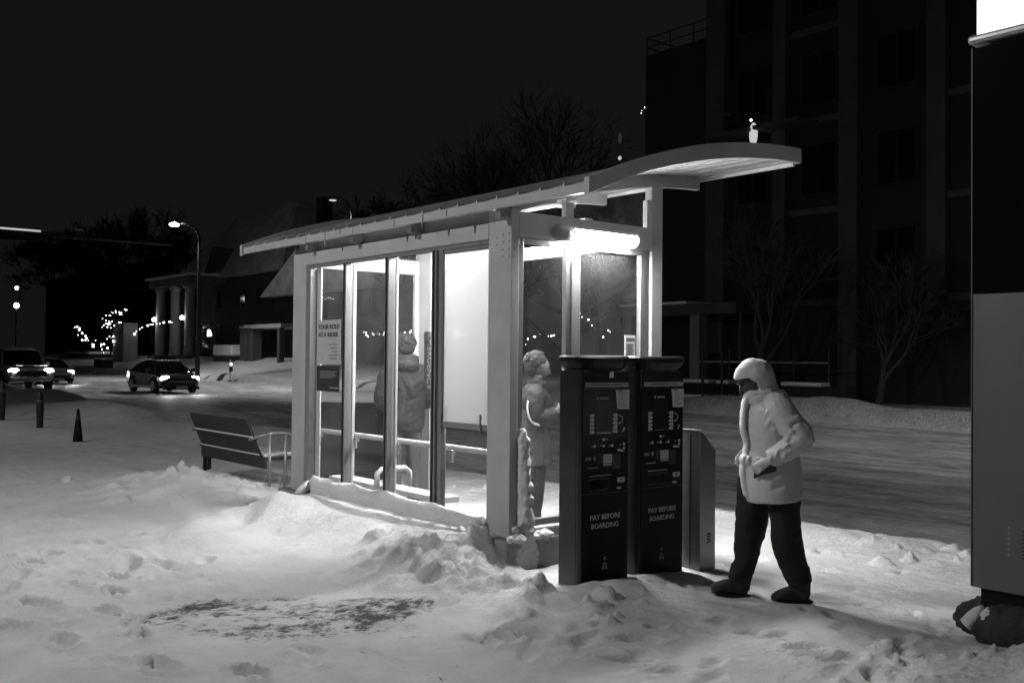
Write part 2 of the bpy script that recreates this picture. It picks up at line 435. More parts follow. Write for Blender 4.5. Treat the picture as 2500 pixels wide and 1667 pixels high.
def snow_ground_mat():
    m = bpy.data.materials.new('trodden_snow'); m.use_nodes = True
    nt = m.node_tree; N = nt.nodes.new; L = nt.links.new; b = nt.nodes['Principled BSDF']
    b.inputs['Roughness'].default_value = .8; b.inputs['Specular IOR Level'].default_value = .25
    tc = N('ShaderNodeTexCoord')
    def noise(scale, det=6, rough=.6, mp=None, dist=0):
        n = N('ShaderNodeTexNoise'); n.inputs['Scale'].default_value = scale; n.inputs['Detail'].default_value = det
        n.inputs['Roughness'].default_value = rough; n.inputs['Distortion'].default_value = dist
        L((mp or tc).outputs[0 if mp else 'Object'], n.inputs['Vector']); return n
    def rng(src, a, b_, c, d):
        r = N('ShaderNodeMapRange'); r.inputs['From Min'].default_value = a; r.inputs['From Max'].default_value = b_
        r.inputs['To Min'].default_value = c; r.inputs['To Max'].default_value = d; L(src, r.inputs['Value']); return r.outputs[0]
    def math_(op, x, y):
        q = N('ShaderNodeMath'); q.operation = op
        for k, t in enumerate((x, y)):
            if isinstance(t, (int, float)): q.inputs[k].default_value = t
            else: L(t, q.inputs[k])
        return q.outputs[0]
    pave = N('ShaderNodeAttribute'); pave.attribute_name = 'pave'
    dirt = N('ShaderNodeAttribute'); dirt.attribute_name = 'dirt'
    mp = N('ShaderNodeMapping'); mp.inputs['Rotation'].default_value = (0, 0, R(38.9)); mp.inputs['Scale'].default_value = (.85, 1.15, 1)
    L(tc.outputs['Object'], mp.inputs[0])
    n1 = noise(7.5, 12, .82, mp, .1)
    bare = math_('ADD', n1.outputs['Fac'], pave.outputs['Fac'])
    bare = rng(bare, 1.02, 1.12, 0, .92)
    n2 = noise(2.2, 5); n3 = noise(28, 5, .7)
    alb = rng(n2.outputs['Fac'], .3, .7, .68, .84)
    grime = rng(n3.outputs['Fac'], .35, .65, 0, 1)
    alb = math_('SUBTRACT', alb, math_('MULTIPLY', math_('MULTIPLY', dirt.outputs['Fac'], .42), grime))
    alb = math_('ADD', math_('MULTIPLY', alb, math_('SUBTRACT', 1., bare)), math_('MULTIPLY', bare, .045))
    c = N('ShaderNodeCombineColor')
    for k in range(3): L(alb, c.inputs[k])
    L(c.outputs[0], b.inputs['Base Color'])
    nb = noise(48, 6, .75); nb2 = noise(11, 7, .68)
    hsum = math_('ADD', math_('MULTIPLY', nb.outputs['Fac'], .35), nb2.outputs['Fac'])
    bp = N('ShaderNodeBump'); bp.inputs['Strength'].default_value = .75; bp.inputs['Distance'].default_value = .04
    L(hsum, bp.inputs['Height']); L(bp.outputs[0], b.inputs['Normal'])
    return m

du = (GX-2.95)*.778-(GY-5.95)*.628; dv = (GX-2.95)*.628+(GY-5.95)*.778
pe = np.sqrt((du/1.0)**2+(dv/.66)**2)*(1+.35*fbm(GX, GY, 1.6, 3, 201))
pave = (.555+.10*fbm(GX, GY, 2.3, 3, 203))*(1-.85*sstep(.7, 1.4, pe))*(pe < 1.6)
for (x, y, rx, ry, s) in [(3.3, 5.05, .12, .03, .6), (2.35, 5.15, .2, .04, .56), (1.98, 6.72, .08, .03, .58), (3.7, 4.72, .25, .03, .55)]:
    a = (GX-x)*.778-(GY-y)*.628; b_ = (GX-x)*.628+(GY-y)*.778
    pave = np.maximum(pave, s*(1-sstep(.5, 1.6, np.hypot(a/rx, b_/ry))))
d = seg_dist(GX, GY, [(2.96, 5.05), (3.03, 4.21)])
pave = np.maximum(pave, .62*np.exp(-(d/.02)**2))
dirt = .7*np.exp(-(((GX-4.4)/.42)**2+((GY-5.9)/.9)**2))+.8*np.exp(-(((GX-5.4)/.5)**2+((GY-2.6)/.4)**2))+.6*np.exp(-((GX-8.6)/.5)**2)+1.7*sstep(26, 27, GX)*(1-sstep(26, 34, GY))+1.3*sstep(25.6, 26.4, GX)*sstep(26, 34, GY)+.5*sstep(13, 18, GY)*(GX < 9.3)*np.exp(-((GX-8.5)/1.2)**2)  # dirty heaps and banks; far-verge terms put its dimness into the colour
ground = grid_obj('ground', GX, GY, GZ, snow_ground_mat(), {'pave': pave, 'dirt': np.clip(dirt, 0, 1.7)})

# road: a rutted, slushy sheet between the two kerbs
def road_mat():
    m = bpy.data.materials.new('road_slush'); m.use_nodes = True
    nt = m.node_tree; N = nt.nodes.new; L = nt.links.new; b = nt.nodes['Principled BSDF']
    b.inputs['Roughness'].default_value = .62; b.inputs['Specular IOR Level'].default_value = .4
    tc = N('ShaderNodeTexCoord')
    def nz(sc, scale, det=6, ro=.6):
        mp = N('ShaderNodeMapping'); mp.inputs['Scale'].default_value = sc; L(tc.outputs['Object'], mp.inputs[0])
        n = N('ShaderNodeTexNoise'); n.inputs['Scale'].default_value = scale; n.inputs['Detail'].default_value = det; n.inputs['Roughness'].default_value = ro
        L(mp.outputs[0], n.inputs['Vector']); return n.outputs['Fac']
    def mth(op, x, y):
        q = N('ShaderNodeMath'); q.operation = op
        for k, t in enumerate((x, y)):
            if isinstance(t, (int, float)): q.inputs[k].default_value = t
            else: L(t, q.inputs[k])
        return q.outputs[0]
    s = nz((1.2, .26, 1), 1.3, 8, .72); f = nz((1, .7, 1), 4, 8, .78)
    t = mth('ADD', mth('MULTIPLY', s, .62), mth('MULTIPLY', f, .38))
    r = N('ShaderNodeMapRange'); r.inputs['From Min'].default_value = .41; r.inputs['From Max'].default_value = .59
    r.inputs['To Min'].default_value = .24; r.inputs['To Max'].default_value = .74; L(t, r.inputs['Value'])
    c = N('ShaderNodeCombineColor')
    for k in range(3): L(r.outputs[0], c.inputs[k])
    L(c.outputs[0], b.inputs['Base Color'])
    bp = N('ShaderNodeBump'); bp.inputs['Strength'].default_value = .7; bp.inputs['Distance'].default_value = .05
    L(mth('ADD', t, mth('MULTIPLY', nz((1, .6, 1), 14, 4), .25)), bp.inputs['Height']); L(bp.outputs[0], b.inputs['Normal'])
    return m
rx = np.unique(np.concatenate([np.arange(8.6, 14, .07), np.arange(14, 26.9, .15)]))
ry = axis_lines(1, 16, 0, .12, (-60, 620), 1.03)
RX, RY = np.meshgrid(rx, ry)
RZ = -.20+.20*sstep(12, 40, RY)+.035*fbm(RX*1.7, RY*.07, 1.0, 4, 111, .6)+.014*fbm(RX*1.2, RY*.6, 3, 4, 117)-.02*sstep(9, 12, RX)
grid_obj('road', RX, RY, RZ, road_mat())

# ------------------------------------------------------------------ bus shelter (local: a across, b along, origin at near corner)
SX, SY = 4.995, 6.208
sh = thing('bus_shelter', 'glazed grey bus shelter with a curved overhanging roof and lit interior', 'bus shelter', (SX, SY, 0))
P_, PD, AL = M['paint'], M['paint_dark'], M['alu']
LB, WA = 3.82, 1.77
# corner posts
MB().box(0, .08, 0, .30, .24, 2.888).build('corner_post', P_, sh, .004)
MB().box(.086, .105, .012, .30, .24, 2.6).build('post_trim', PD, sh)
MB().box(0, .09, 3.52, LB, .2, 2.79).build('corner_post', P_, sh, .004)
MB().box(1.632, WA, 0, .09, -.05, 3.30).build('corner_post', P_, sh, .004)
MB().box(1.60, WA, 3.50, LB, -.05, 3.05).build('corner_post', P_, sh, .004)
# rivet plates on the near post
rv = MB()
for z0 in (2.50, 2.56, 2.62, 2.68):
    for y in (.03, .11): rv.cyl((-.004, y, z0), (.004, y, z0), .006, 8)
    for x in (.03,): rv.cyl((x, -.004, z0), (x, .004, z0), .006, 8)
for y, z0 in ((.19, 2.66), (.42, 2.64), (.42, 2.60), (.19, 2.60)): rv.cyl((-.004, y, z0), (.004, y, z0), .006, 8)
rv.build('rivets', M['inkgrey'], sh)['kind'] = 'stuff'
# headers
MB().box(-.006, .084, .296, 3.524, 2.66, 2.79).build('header_beam', P_, sh, .004)
MB().box(.01, .07, .30, 3.52, 2.625, 2.66).build('header_trim', PD, sh)
MB().box(.02, .06, .30, LB, 2.791, 2.90).build('header_beam', M['paint_dark'], sh)
MB().box(.084, 1.632, .004, .084, 2.66, 2.868).build('end_beam', P_, sh, .004)
MB().box(.084, 1.60, LB-.084, LB-.004, 2.66, 2.83).build('end_beam', P_, sh, .004)
MB().box(1.66, 1.75, .09, 3.50, 2.71, 2.835).build('road_beam', M['whitepaint'], sh, .004)
# soffit blocks under the eave
for b in (.02, 1.32, 2.36, 3.3):
    MB().box(-.10, .02, b, b+.06, 2.80, 2.90).build('eave_bracket', PD, sh)
# long side glazing: frame, mullions, glass
def pane(name, y0, y1, z0, z1, x=.03):
    return MB().box(x, x+.008, y0, y1, z0, z1).build(name, M['glass'], sh)
MB().box(.005, .085, 3.43, 3.52, .24, 2.625).build('window_jamb', PD, sh, .003)
MB().box(.086, .10, 3.34, 3.44, .24, 2.625).build('window_jamb', M['whitepaint'], sh)
for y0, y1, d in ((2.645, 2.705, .0), (1.835, 1.90, .0), (1.03, 1.10, -.01)):
    MB().box(d-.01, .075, y0, y1, .24, 2.625).build('mullion', PD, sh, .004)
    MB().box(.075, .10, y0-.008, y1+.008, .26, 2.625).build('mullion_cover', M['whitepaint'], sh, .003)
    MB().box(d-.018, d-.0105, (y0+y1)/2-.011, (y0+y1)/2+.011, .26, 2.625).build('mullion_seal', M['rubber'], sh)
pane('glass_pane', 2.705, 3.43, .36, 2.625); pane('glass_pane', 1.90, 2.645, .36, 2.625)
pane('glass_pane', 1.10, 1.835, .36, 2.625); pane('glass_pane', .30, .97, .36, 1.08)
MB().box(.01, .08, .30, 3.43, .24, .36).build('sill_rail', P_, sh, .004)
# opaque panel in the last bay
MB().box(.005, .06, .97, 1.03, .36, 2.625).build('panel_jamb', PD, sh, .003)
MB().box(.02, .05, .30, .97, 1.075, 1.125).build('panel_rail', PD, sh, .003)
MB().box(.02, .05, .30, .97, 2.59, 2.624).build('panel_rail', PD, sh, .003)
MB().box(.03, .04, .30, .97, 1.125, 2.59).build('frosted_panel', M['frost'], sh)
MB().box(.012, .019, .895, .965, 1.13, 1.25).build('panel_label', M['glass'], sh)
MB().box(.005, .019, .40, .418, 1.06, 1.21).build('panel_latch', PD, sh)
# leaning rail with brackets
MB().tube([(.15, .32, .885), (.15, 3.42, .885)], .027, 12).build('leaning_rail', M['whitepaint'], sh, smooth=True)
for b in (3.38, 2.62, .95, 1.84):
    MB().box(.10, .15, b-.012, b+.012, .82, .87).box(.10, .115, b-.03, b+.03, .76, .87).build('rail_bracket', M['whitepaint'], sh, .003)
# near end glazing
MB().box(.105, .145, .02, .07, .33, 2.66).build('window_jamb', AL, sh, .003)
MB().box(.61, .655, .02, .07, .33, 2.66).build('window_jamb', AL, sh, .003)
MB().box(.655, .752, -.004, .085, .30, 2.66).build('mullion', AL, sh, .004)
MB().box(.752, .772, .02, .07, .33, 2.66).build('window_jamb', AL, sh, .003)
MB().box(1.51, 1.57, .02, .07, .33, 2.66).build('window_jamb', AL, sh, .003)
MB().box(1.57, 1.632, .04, .06, .30, 2.66).build('post_trim', AL, sh)
for x0, x1 in ((.145, .61), (.772, 1.51)):
    MB().box(x0, x1, .02, .07, 2.61, 2.66).build('window_head', AL, sh, .003)
    MB().box(x0, x1, .02, .07, .30, .37).build('window_foot', AL, sh, .003)
    MB().box(x0, x1, .04, .048, .37, 2.61).build('glass_pane', M['glass'], sh)
MB().box(.084, 1.632, -.05, .10, .24, .30).build('sill_rail', P_, sh, .004)
# far end glazing
for x0, x1 in ((.09, .13), (.64, .75), (1.55, 1.60)):
    MB().box(x0, x1, 3.745, 3.80, .05, 2.66).build('window_jamb', M['whitepaint'], sh, .003)
for x0, x1 in ((.13, .64), (.75, 1.55)):
    MB().box(x0, x1, 3.76, 3.768, .37, 2.66).build('glass_pane', M['glass'], sh)
# transom glazing between end beam and curved roof
def arc(a):   # underside of the roof sheet against a
    return 2.905+.3905*(a+.12)-.0757*(a+.12)**2
def strip(x0, x1, y0, y1, zlo, zhi, n=14):
    mb = MB(); vs = []; fs = []
    for i in range(n+1):
        x = x0+(x1-x0)*i/n
        vs += [(x, y0, zlo(x)), (x, y1, zlo(x)), (x, y1, zhi(x)), (x, y0, zhi(x))]
    for i in range(n):
        k = 4*i
        for j in range(4): fs.append((k+j, k+(j+1) % 4, k+4+(j+1) % 4, k+4+j))
    fs += [(3, 2, 1, 0), (4*n, 4*n+1, 4*n+2, 4*n+3)]
    return mb.add(vs, fs)
lowr = lambda a: arc(a)-.115
MB().box(.60, .69, .02, .07, 2.868, 3.0).build('transom_post', P_, sh)
MB().box(1.585, 1.632, .02, .07, 2.868, 3.12).build('transom_post', M['whitepaint'], sh)
strip(.16, .60, .035, .043, lambda a: 2.868, lambda a: lowr(a)+.01).build('transom_glass', M['glass'], sh)
strip(.69, 1.585, .035, .043, lambda a: 2.868, lambda a: lowr(a)+.01).build('transom_glass', M['glass'], sh)
# curved rafters
for b in (.015, 1.27, 2.52, 3.74):
    strip(.02, 2.30, b, b+.06, lowr, lambda a: arc(a)-.003, 18).build('rafter', P_, sh, .003)
# roof sheet, seams, end fascia, eave
OV = 1.07
strip(-.115, 2.345, -OV+.055, LB+OV-.055, arc, lambda a: arc(a)+.035, 26).build('roof_sheet', M['roof'], sh)
for i in range(1, 22):
    b = -OV+.05+i*(LB+2*OV-.1)/22
    strip(-.10, 2.33, b-.008, b+.008, lambda a: arc(a)+.034, lambda a: arc(a)+.062, 20).build('roof_seam', M['roof'], sh)
    MB().add([(-.125, b-.014, 2.945), (-.125, b+.014, 2.945), (-.01, b+.008, 2.985), (-.01, b-.008, 2.985), (-.118, b, 2.982), (-.0, b, 3.015)],
             [(0, 1, 4), (1, 2, 5, 4), (0, 4, 5, 3), (2, 3, 5), (0, 3, 2, 1)]).build('seam_end', M['lgrey'], sh)
for b0 in (-OV, LB+OV-.055):
    strip(-.16, 2.36, b0, b0+.055, lambda a: arc(a)-.012-.03*max(0, (.4-a)/.6), lambda a: arc(a)+.085+.03*min(1, max(0, a)), 30).build('end_fascia', M['fascia'], sh, .003)
MB().box(-.135, -.10, -OV+.02, LB+OV-.02, 2.872, 2.945).build('eave_fascia', P_, sh, .003)
MB().box(2.32, 2.35, -OV+.056, LB+OV-.056, 3.375, 3.43).build('road_fascia', P_, sh, .003)
for k in range(9):
    a = .4+k*.225
    MB().box(a, a+.022, -OV+.06, LB+OV-.06, arc(a)-.010, arc(a)-.001).build('soffit_batten', M['soffit'], sh)
strip(-.09, 2.32, -OV+.058, LB+OV-.058, lambda a: arc(a)-.0009, lambda a: arc(a)+.005, 20).build('soffit', M['soffit'], sh)
# icicles on the eave
for b, l in ((3.28, .05), (2.86, .13), (2.30, .05), (1.55, .07), (1.08, .12), (.72, .05), (2.55, .04)):
    MB().tube([(-.137, b, 2.93), (-.139, b, 2.93-l*.5), (-.137, b+.003, 2.93-l)], [.011, .008, .003], 6).build('icicle', M['lgrey'], sh, smooth=True)
for b, l in ((2.72, .05), (1.52, .07), (1.38, .05), (.86, .07), (.48, .08)):
    MB().tube([(-.012, b, 2.80), (-.012, b, 2.80-l)], [.012, .002], 6).build('stain', M['inkgrey'], sh)
# luminaires
MB().box(.27, .37, .30, 3.46, 2.775, 2.82).build('ceiling_light_housing', P_, sh, .004)
MB().tube([(.32, .33, 2.75), (.32, 3.43, 2.75)], .024, 10).build('ceiling_light', M['tube'], sh, smooth=True)
MB().box(1.36, 1.46, .6, 3.0, 2.956, 3.0).build('ceiling_light_housing', P_, sh, .004)
MB().box(1.37, 1.45, .62, 2.98, 2.94, 2.955).build('ceiling_light', M['tube2'], sh)
# wall lamp on the end beam
lampz, lampy = 2.722, -.075
MB().tube([(.405, lampy, lampz), (.43, lampy, lampz), (.57, lampy, lampz)], [(.05, .06), (.066, .07), (.066, .07)], 20, ref=(0, 0, 1)).build('wall_lamp_cap', PD, sh, smooth=True)
def half(x0, x1, r, w0, w1, n=12):
    return MB().prism([(lampy+r*math.cos(w0+(w1-w0)*k/n), lampz+1.1*r*math.sin(w0+(w1-w0)*k/n)) for k in range(n+1)], 'x', x0, x1)
half(.571, 1.30, .058, R(150), R(330)).build('wall_lamp', M['endlamp'], sh, smooth=False)
half(.571, 1.305, .060, R(-28), R(148)).build('wall_lamp_back', M['whitepaint'], sh)
MB().tube([(1.302, lampy, lampz), (1.325, lampy, lampz), (1.345, lampy, lampz)], [(.062, .066), (.058, .062), (.03, .035)], 18, ref=(0, 0, 1)).build('wall_lamp_cap', M['frost'], sh, smooth=True)
MB().box(.42, 1.30, -.05, .002, 2.70, 2.80).build('wall_lamp_bracket', P_, sh)
MB().box(.85, .97, .30, .42, 3.02, 3.10).build('camera_box', M['whitepaint'], sh, .006)
MB().box(.80, .83, .1, 3.6, 3.02, 3.045).build('conduit', M['whitepaint'], sh)
# notices stuck on the glass
Xf = .026
po = MB().box(Xf, .029, 2.803, 3.305, 1.60, 2.06).build('rider_poster', M['lgrey'], sh)
text_part('poster_lettering', 'YOUR ROLE', .066, M['ink'], po, (Xf-.002, 3.275, 1.968), (R(90), 0, R(-90)), bold=.0012, width=.44)
text_part('poster_lettering', 'AS A RIDER', .066, M['ink'], po, (Xf-.002, 3.275, 1.886), (R(90), 0, R(-90)), bold=.0012, width=.43)
for k in range(5):
    MB().box(Xf-.0015, Xf-.0005, 2.87, 3.045-.03*(k % 3), 1.80-k*.036, 1.81-k*.036).build('poster_line', M['inkgrey'], po)
pb = MB().box(Xf, .029, 2.817, 3.303, 1.318, 1.585).build('rules_notice', M['ink'], sh)
for k, w in enumerate((.35, .32, .34, .28)):
    MB().box(Xf-.0015, Xf-.0005, 3.225-w, 3.225, 1.52-k*.02, 1.528-k*.02).build('notice_line', M['grey'], pb)
MB().box(Xf-.0015, Xf-.0005, 2.83, 3.02, 1.352, 1.364).build('notice_line', M['grey'], pb)
st = MB().box(.042, .0445, 1.20, 1.30, 1.42, 1.91).build('exit_strip', M['grey'], sh)
text_part('exit_lettering', 'EMERGENCY', .088, M['white'], sh, (Xf+.002, 1.222, 1.895), (R(90), R(90), R(-90)), bold=.001, width=.50)
sg = MB().box(1.326, 1.456, .030, .036, 1.66, 1.896).build('shelter_notice', M['white'], sh)
MB().box(1.338, 1.444, .0285, .0295, 1.848, 1.872).build('notice_heading', M['inkgrey'], sg)
for k in range(9):
    MB().box(1.342, 1.44-.015*(k % 3), .0285, .0295, 1.815-k*.016, 1.820-k*.016).build('notice_line', M['grey'], sg)
# concrete kerb wall under the glazing
kw = MB()
kw.box(-.09, .14, -.09, 3.95, -.3, .235)
kw.box(.14, 1.80, -.085, .10, -.3, .2352)
kw.build('foundation_kerb', M['concrete'], sh, .008)

# snow packed on the sills and against the corner
def lumpy(path, rads, name, label, n=14, amp=.02, seed=1, cat='snow heap'):
    mb = MB(); mb.tube(path, rads, n, smooth=5)
    o = mb.build(name, M['snow'], None, smooth=True)
    rr = random.Random(seed)
    for v in o.data.vertices:
        q = float(fbm(np.array([v.co.x*1.0+v.co.z]), np.array([v.co.y+v.co.z*.7]), 9, 3, seed)[0])
        v.co += Vector((q, q*.6, q*.5))*amp
    return tag(o, label, cat)
def snow_pile(name, label, blobs, seed, voxel=.014, amp=.03, sc=.06):
    rr = random.Random(seed); mb = MB()
    for (x, y, z, rx, ry, rz) in blobs:
        mb.ball((x, y, z), (rx, ry, rz), 10, 7)
    o = mb.build(name, M['snow'], None, smooth=True)
    r = o.modifiers.new('remesh', 'REMESH'); r.mode = 'VOXEL'; r.voxel_size = voxel; r.use_smooth_shade = True
    tx = bpy.data.textures.new('lumps', 'CLOUDS'); tx.noise_scale = sc; tx.noise_depth = 3
    d = o.modifiers.new('lumps', 'DISPLACE'); d.texture = tx; d.strength = amp; d.texture_coords = 'LOCAL'
    return tag(o, label, 'snow heap')
r4 = random.Random(4)
bl = []
for k in range(26):
    z = .26+.82*k/25; w = .066*(1-.5*k/25)+r4.uniform(-.014, .012)
    bl.append((SX+.085+w*.95, SY-.035+r4.uniform(-.012, .012)-.03*(1-k/25), z, w, .045, .045))
for k in range(14):
    bl.append((SX+.10, SY-.03, .26+.76*k/13, .035, .04, .07))
snow_pile('snow_crust', 'tall ragged strip of snow frozen up the shelter corner beside the waiting person', bl, 4, .012, .014, .09)
bl = [(SX+r4.uniform(-.09, .34), SY-.07+r4.uniform(-.035, .03), .245+r4.uniform(-.005, .02), r4.uniform(.03, .07), r4.uniform(.025, .045), r4.uniform(.018, .04)) for k in range(26)]
bl += [(SX+.12+r4.gauss(0, .06), SY-.06, .30+abs(r4.gauss(0, .03)), .03, .025, .025) for k in range(12)]
snow_pile('snow_clump', 'clump of broken snow on the concrete kerb below the shelter corner', bl, 9, .010, .03, .05)
bl = []
for k in range(70):
    z = r4.uniform(-.12, .23); h_ = .10*(1-abs(z-.06)/.35)
    bl.append((SX+.12+r4.uniform(-1, 1)*h_, SY-.088, z, r4.uniform(.03, .055), .014, r4.uniform(.03, .06)))
snow_pile('snow_patch', 'thin snow plastered down the concrete kerb face beside the ticket machines', bl, 11, .009, .018, .05)
lumpy([(SX-.04, SY+.3, .275), (SX-.05, SY+1.2, .295), (SX-.04, SY+2.2, .305), (SX-.05, SY+3.0, .315), (SX-.04, SY+3.45, .30)], [(.11, .03), (.12, .042), (.12, .036), (.12, .048), (.11, .03)], 'snow_ledge', 'long roll of snow lying along the sill below the long shelter windows', seed=14, amp=.055)
for nm, lb, y0, y1, zz in (('snow_ledge', 'strip of bright snow on the outer ledge below the end window', -.048, .012, .302), ('snow_ledge', 'strip of bright snow just inside the foot of the end window', .075, .16, .31)):
    mb = MB(); mb.tube([(SX+.2+.2*k, SY+(y0+y1)/2, zz+.004*(k % 2)) for k in range(8)], [(.016, (y1-y0)/2)]*8, 12, ref=(0, 1, 0), smooth=3)
    tag(mb.build(nm, M['snow'], None, smooth=True), lb, 'snow heap')
MB().box(.10, 1.63, .072, .17, .24, .30).build('sill_rail', P_, sh, .004)

# interior bench
ib = thing('metal_bench', 'low white metal bench with a hoop armrest standing inside the lit shelter', 'bench', (SX+.235, SY+1.30, 0))
MB().box(0, .22, 0, 1.05, .345, .40).build('seat', M['whitepaint'], ib, .008)
MB().box(0, .22, 1.06, 2.1, .345, .40).build('seat', M['whitepaint'], ib, .008)
MB().tube([(-.03, 1.05, .37), (-.03, 1.05, .52), (.02, 1.05, .56), (.30, 1.05, .56), (.35, 1.05, .52), (.35, 1.05, .37)], .028, 10, ref=(0, 1, 0)).build('armrest', M['whitepaint'], ib, smooth=True)
for y in (.25, 1.1, 1.85):
    MB().tube([(.02, y, .0), (-.02, y, .12), (.0, y, .24), (.06, y, .33), (.14, y, .345)], [(.05, .02)]*5, 8, ref=(1, 0, 0), smooth=3).build('leg', M['whitepaint'], ib, smooth=True)

# ------------------------------------------------------------------ ticket machines
def ticket_machine():
    t = thing('ticket_machine', 'black ticket machine with a torn white sticker on its hood, nearer the shelter corner', 'ticket machine', (4.959, 5.334, 0), group='ticket machines in front of the shelter')
    S, B, BM = M['steel_dark'], M['black'], M['blackmatt']
    W, D = .49, .235
    # cabinet with rounded near edge
    pl = [(.03, 0), (W-.01, 0), (W, .01), (W, D), (0, D), (0, .03), (.009, .009)]
    MB().prism(pl, 'z', -.1, 1.60).build('cabinet', S, t, .002)
    # hood with a swept front edge
    mb = MB(); rings = []
    for z, g in ((1.585, -.03), (1.62, .01), (1.66, .035), (1.69, .04), (1.705, .02)):
        n = 22; r = []
        for k in range(n):
            w = 2*math.pi*k/n; ex = 3.2
            cx, sy = math.cos(w), math.sin(w)
            r.append((W/2+math.copysign(abs(cx)**(2/ex), cx)*(W/2+g)-.012, D/2-.01+math.copysign(abs(sy)**(2/ex), sy)*(D/2+.02+g), z+(.004*math.cos(w*2))))
        rings.append(r)
    n = len(rings[0]); vs = sum(rings, []); fs = []
    for i in range(len(rings)-1):
        for k in range(n): fs.append((i*n+k, i*n+(k+1) % n, (i+1)*n+(k+1) % n, (i+1)*n+k))
    fs += [tuple(range(n))[::-1], tuple(range((len(rings)-1)*n, len(rings)*n))]
    mb.add(vs, fs).build('hood', B, t, smooth=False)
    f = -.004
    MB().box(.012, W-.004, f, .02, -.05, .685).build('lower_door', BM, t, .004)
    MB().box(.012, W-.004, f, .02, .69, 1.46).build('upper_door', B, t, .004)
    MB().box(.02, W-.004, f+.001, .02, 1.465, 1.585).build('hood_panel', BM, t, .003)
    MB().box(.034, .481, f-.003, f+.0015, 1.473, 1.507).build('instruction_strip', M['grey'], t)
    MB().box(.10, .41, f-.0045, f-.0031, 1.487, 1.493).build('strip_line', M['ink'], t)
    MB().prism([(.345, 1.451), (.489, 1.452), (.489, 1.305), (.361, 1.309)], 'y', f-.004, f-.002).build('notice_sheet', M['lettering'], t)
    for k in range(8):
        MB().box(.375, .475-.02*(k % 3), f-.0055, f-.0042, 1.425-k*.0145, 1.429-k*.0145).build('notice_line', M['inkgrey'], t)
    MB().box(.37, .415, f-.0055, f-.0042, 1.436, 1.446).build('notice_heading', M['inkgrey'], t)
    # mark of a T in a round-cornered tile, and the operator's word beside it
    MB().box(.147, .168, f-.003, f, 1.392, 1.399).box(.1545, .1605, f-.003, f, 1.378, 1.392).build('transit_mark', M['lettering'], t)
    text_part('operator_lettering', 'METRO', .026, M['lettering'], t, (.180, f-.001, 1.380), (R(90), 0, 0), width=.088)
    MB().box(.141, .307, f-.002, f+.001, 1.138, 1.363).build('screen', M['screen'], t, .002)
    MB().box(.155, .30, f-.004, f-.002, 1.132, 1.1365).build('screen_lip', M['steel'], t)
    lz = [1.264, 1.234, 1.204, 1.174, 1.144]
    for k, z in enumerate(lz):
        for side in (0, 1):
            x0, x1 = (.083, .112) if side == 0 else (.362, .331)
            tip = .13 if side == 0 else .312
            a = MB().prism([(x0, z-.0125), (x1, z-.0125), (tip, z), (x1, z+.0125), (x0, z+.0125)], 'y', f-.005, f).build('select_key', M['lettering'], t)
            text_part('key_letter', 'ABCDEFGHIJ'[k+5*side], .017, M['ink'], a, ((.093 if side == 0 else .342), f-.0055, z-.006), (R(90), 0, 0))
    # curved card symbol at the keys
    pts = [(.366+.055*math.sin(w), 1.229+.032*math.cos(w)) for w in np.linspace(0.15, math.pi-.15, 12)]
    MB().tube([(x, f-.002, z) for x, z in pts], [(.006, .002)]*12, 6, ref=(0, 1, 0)).build('card_symbol', M['grey'], t)
    MB().prism([(.415, 1.135), (.43, 1.135), (.448, 1.165), (.435, 1.168)], 'y', f-.003, f).build('card_symbol', M['lettering'], t)
    for x, z in ((.223, 1.084), (.13, 1.039), (.223, 1.038), (.312, 1.037), (.435, 1.043), (.435, 1.013)):
        MB().cyl((x, f-.006, z), (x, f, z), .0105, 14).build('button', M['lettering'], t, smooth=False)
    for x, z in ((.255, 1.084), (.196, 1.038), (.29, 1.037), (.395, 1.04), (.107, 1.035)):
        MB().box(x-.008, x+.008, f-.0025, f, z-.005, z+.005).build('button_mark', M['grey'], t)
    MB().prism([(.369, 1.008), (.39, 1.008), (.44, .992), (.44, .986), (.372, .992)], 'y', f-.0035, f).build('arrow_mark', M['lettering'], t)
    MB().box(.223, .311, f-.004, f, .911, .974).build('sticker', M['lettering'], t)
    for k in range(4): MB().box(.23, .304, f-.0052, f-.0041, .92+k*.013, .924+k*.013).build('sticker_line', M['inkgrey'], t)
    MB().box(.223, .311, f-.003, f, .888, .9085).build('sticker', M['grey'], t)
    MB().prism([(.123, .968), (.135, .965), (.148, .95), (.135, .934), (.126, .936)], 'y', f-.004, f).build('coin_guide', M['grey'], t)
    for x0, x1, z in ((.04, .095, .955), (.042, .095, .943), (.062, .17, .88), (.085, .30, .82)):
        MB().box(x0, x1, f-.0025, f, z-.003, z+.004).build('slot_caption', M['grey'], t)
    MB().box(.17, .215, f-.003, f+.001, .90, .985).build('coin_slot', M['rubber'], t)
    MB().box(.32, .40, f-.004, f+.001, .86, .975).build('bill_slot', M['rubber'], t, .002)
    MB().box(.084, .283, f-.003, f+.001, .712, .802).build('change_tray', M['steel_dark'], t, .003)
    MB().box(.09, .277, f-.0045, f-.003, .72, .792).build('tray_flap', M['darkglass'], t)
    MB().box(.368, .446, f-.004, f, .762, .794).build('sticker', M['lettering'], t)
    MB().box(.395, .415, f-.0055, f-.0042, .772, .784).build('sticker_line', M['ink'], t)
    MB().box(.375, .44, f-.003, f, .752, .758).build('sticker', M['grey'], t)
    MB().box(.365, .409, f-.004, f, .710, .724).build('sticker', M['lettering'], t)
    text_part('pay_lettering', 'PAY BEFORE', .052, M['lettering'], t, (.09, f-.0015, .497), (R(90), 0, 0), bold=.0006, width=.311)
    text_part('pay_lettering', 'BOARDING', .052, M['lettering'], t, (.104, f-.0015, .433), (R(90), 0, 0), bold=.0006, width=.278)
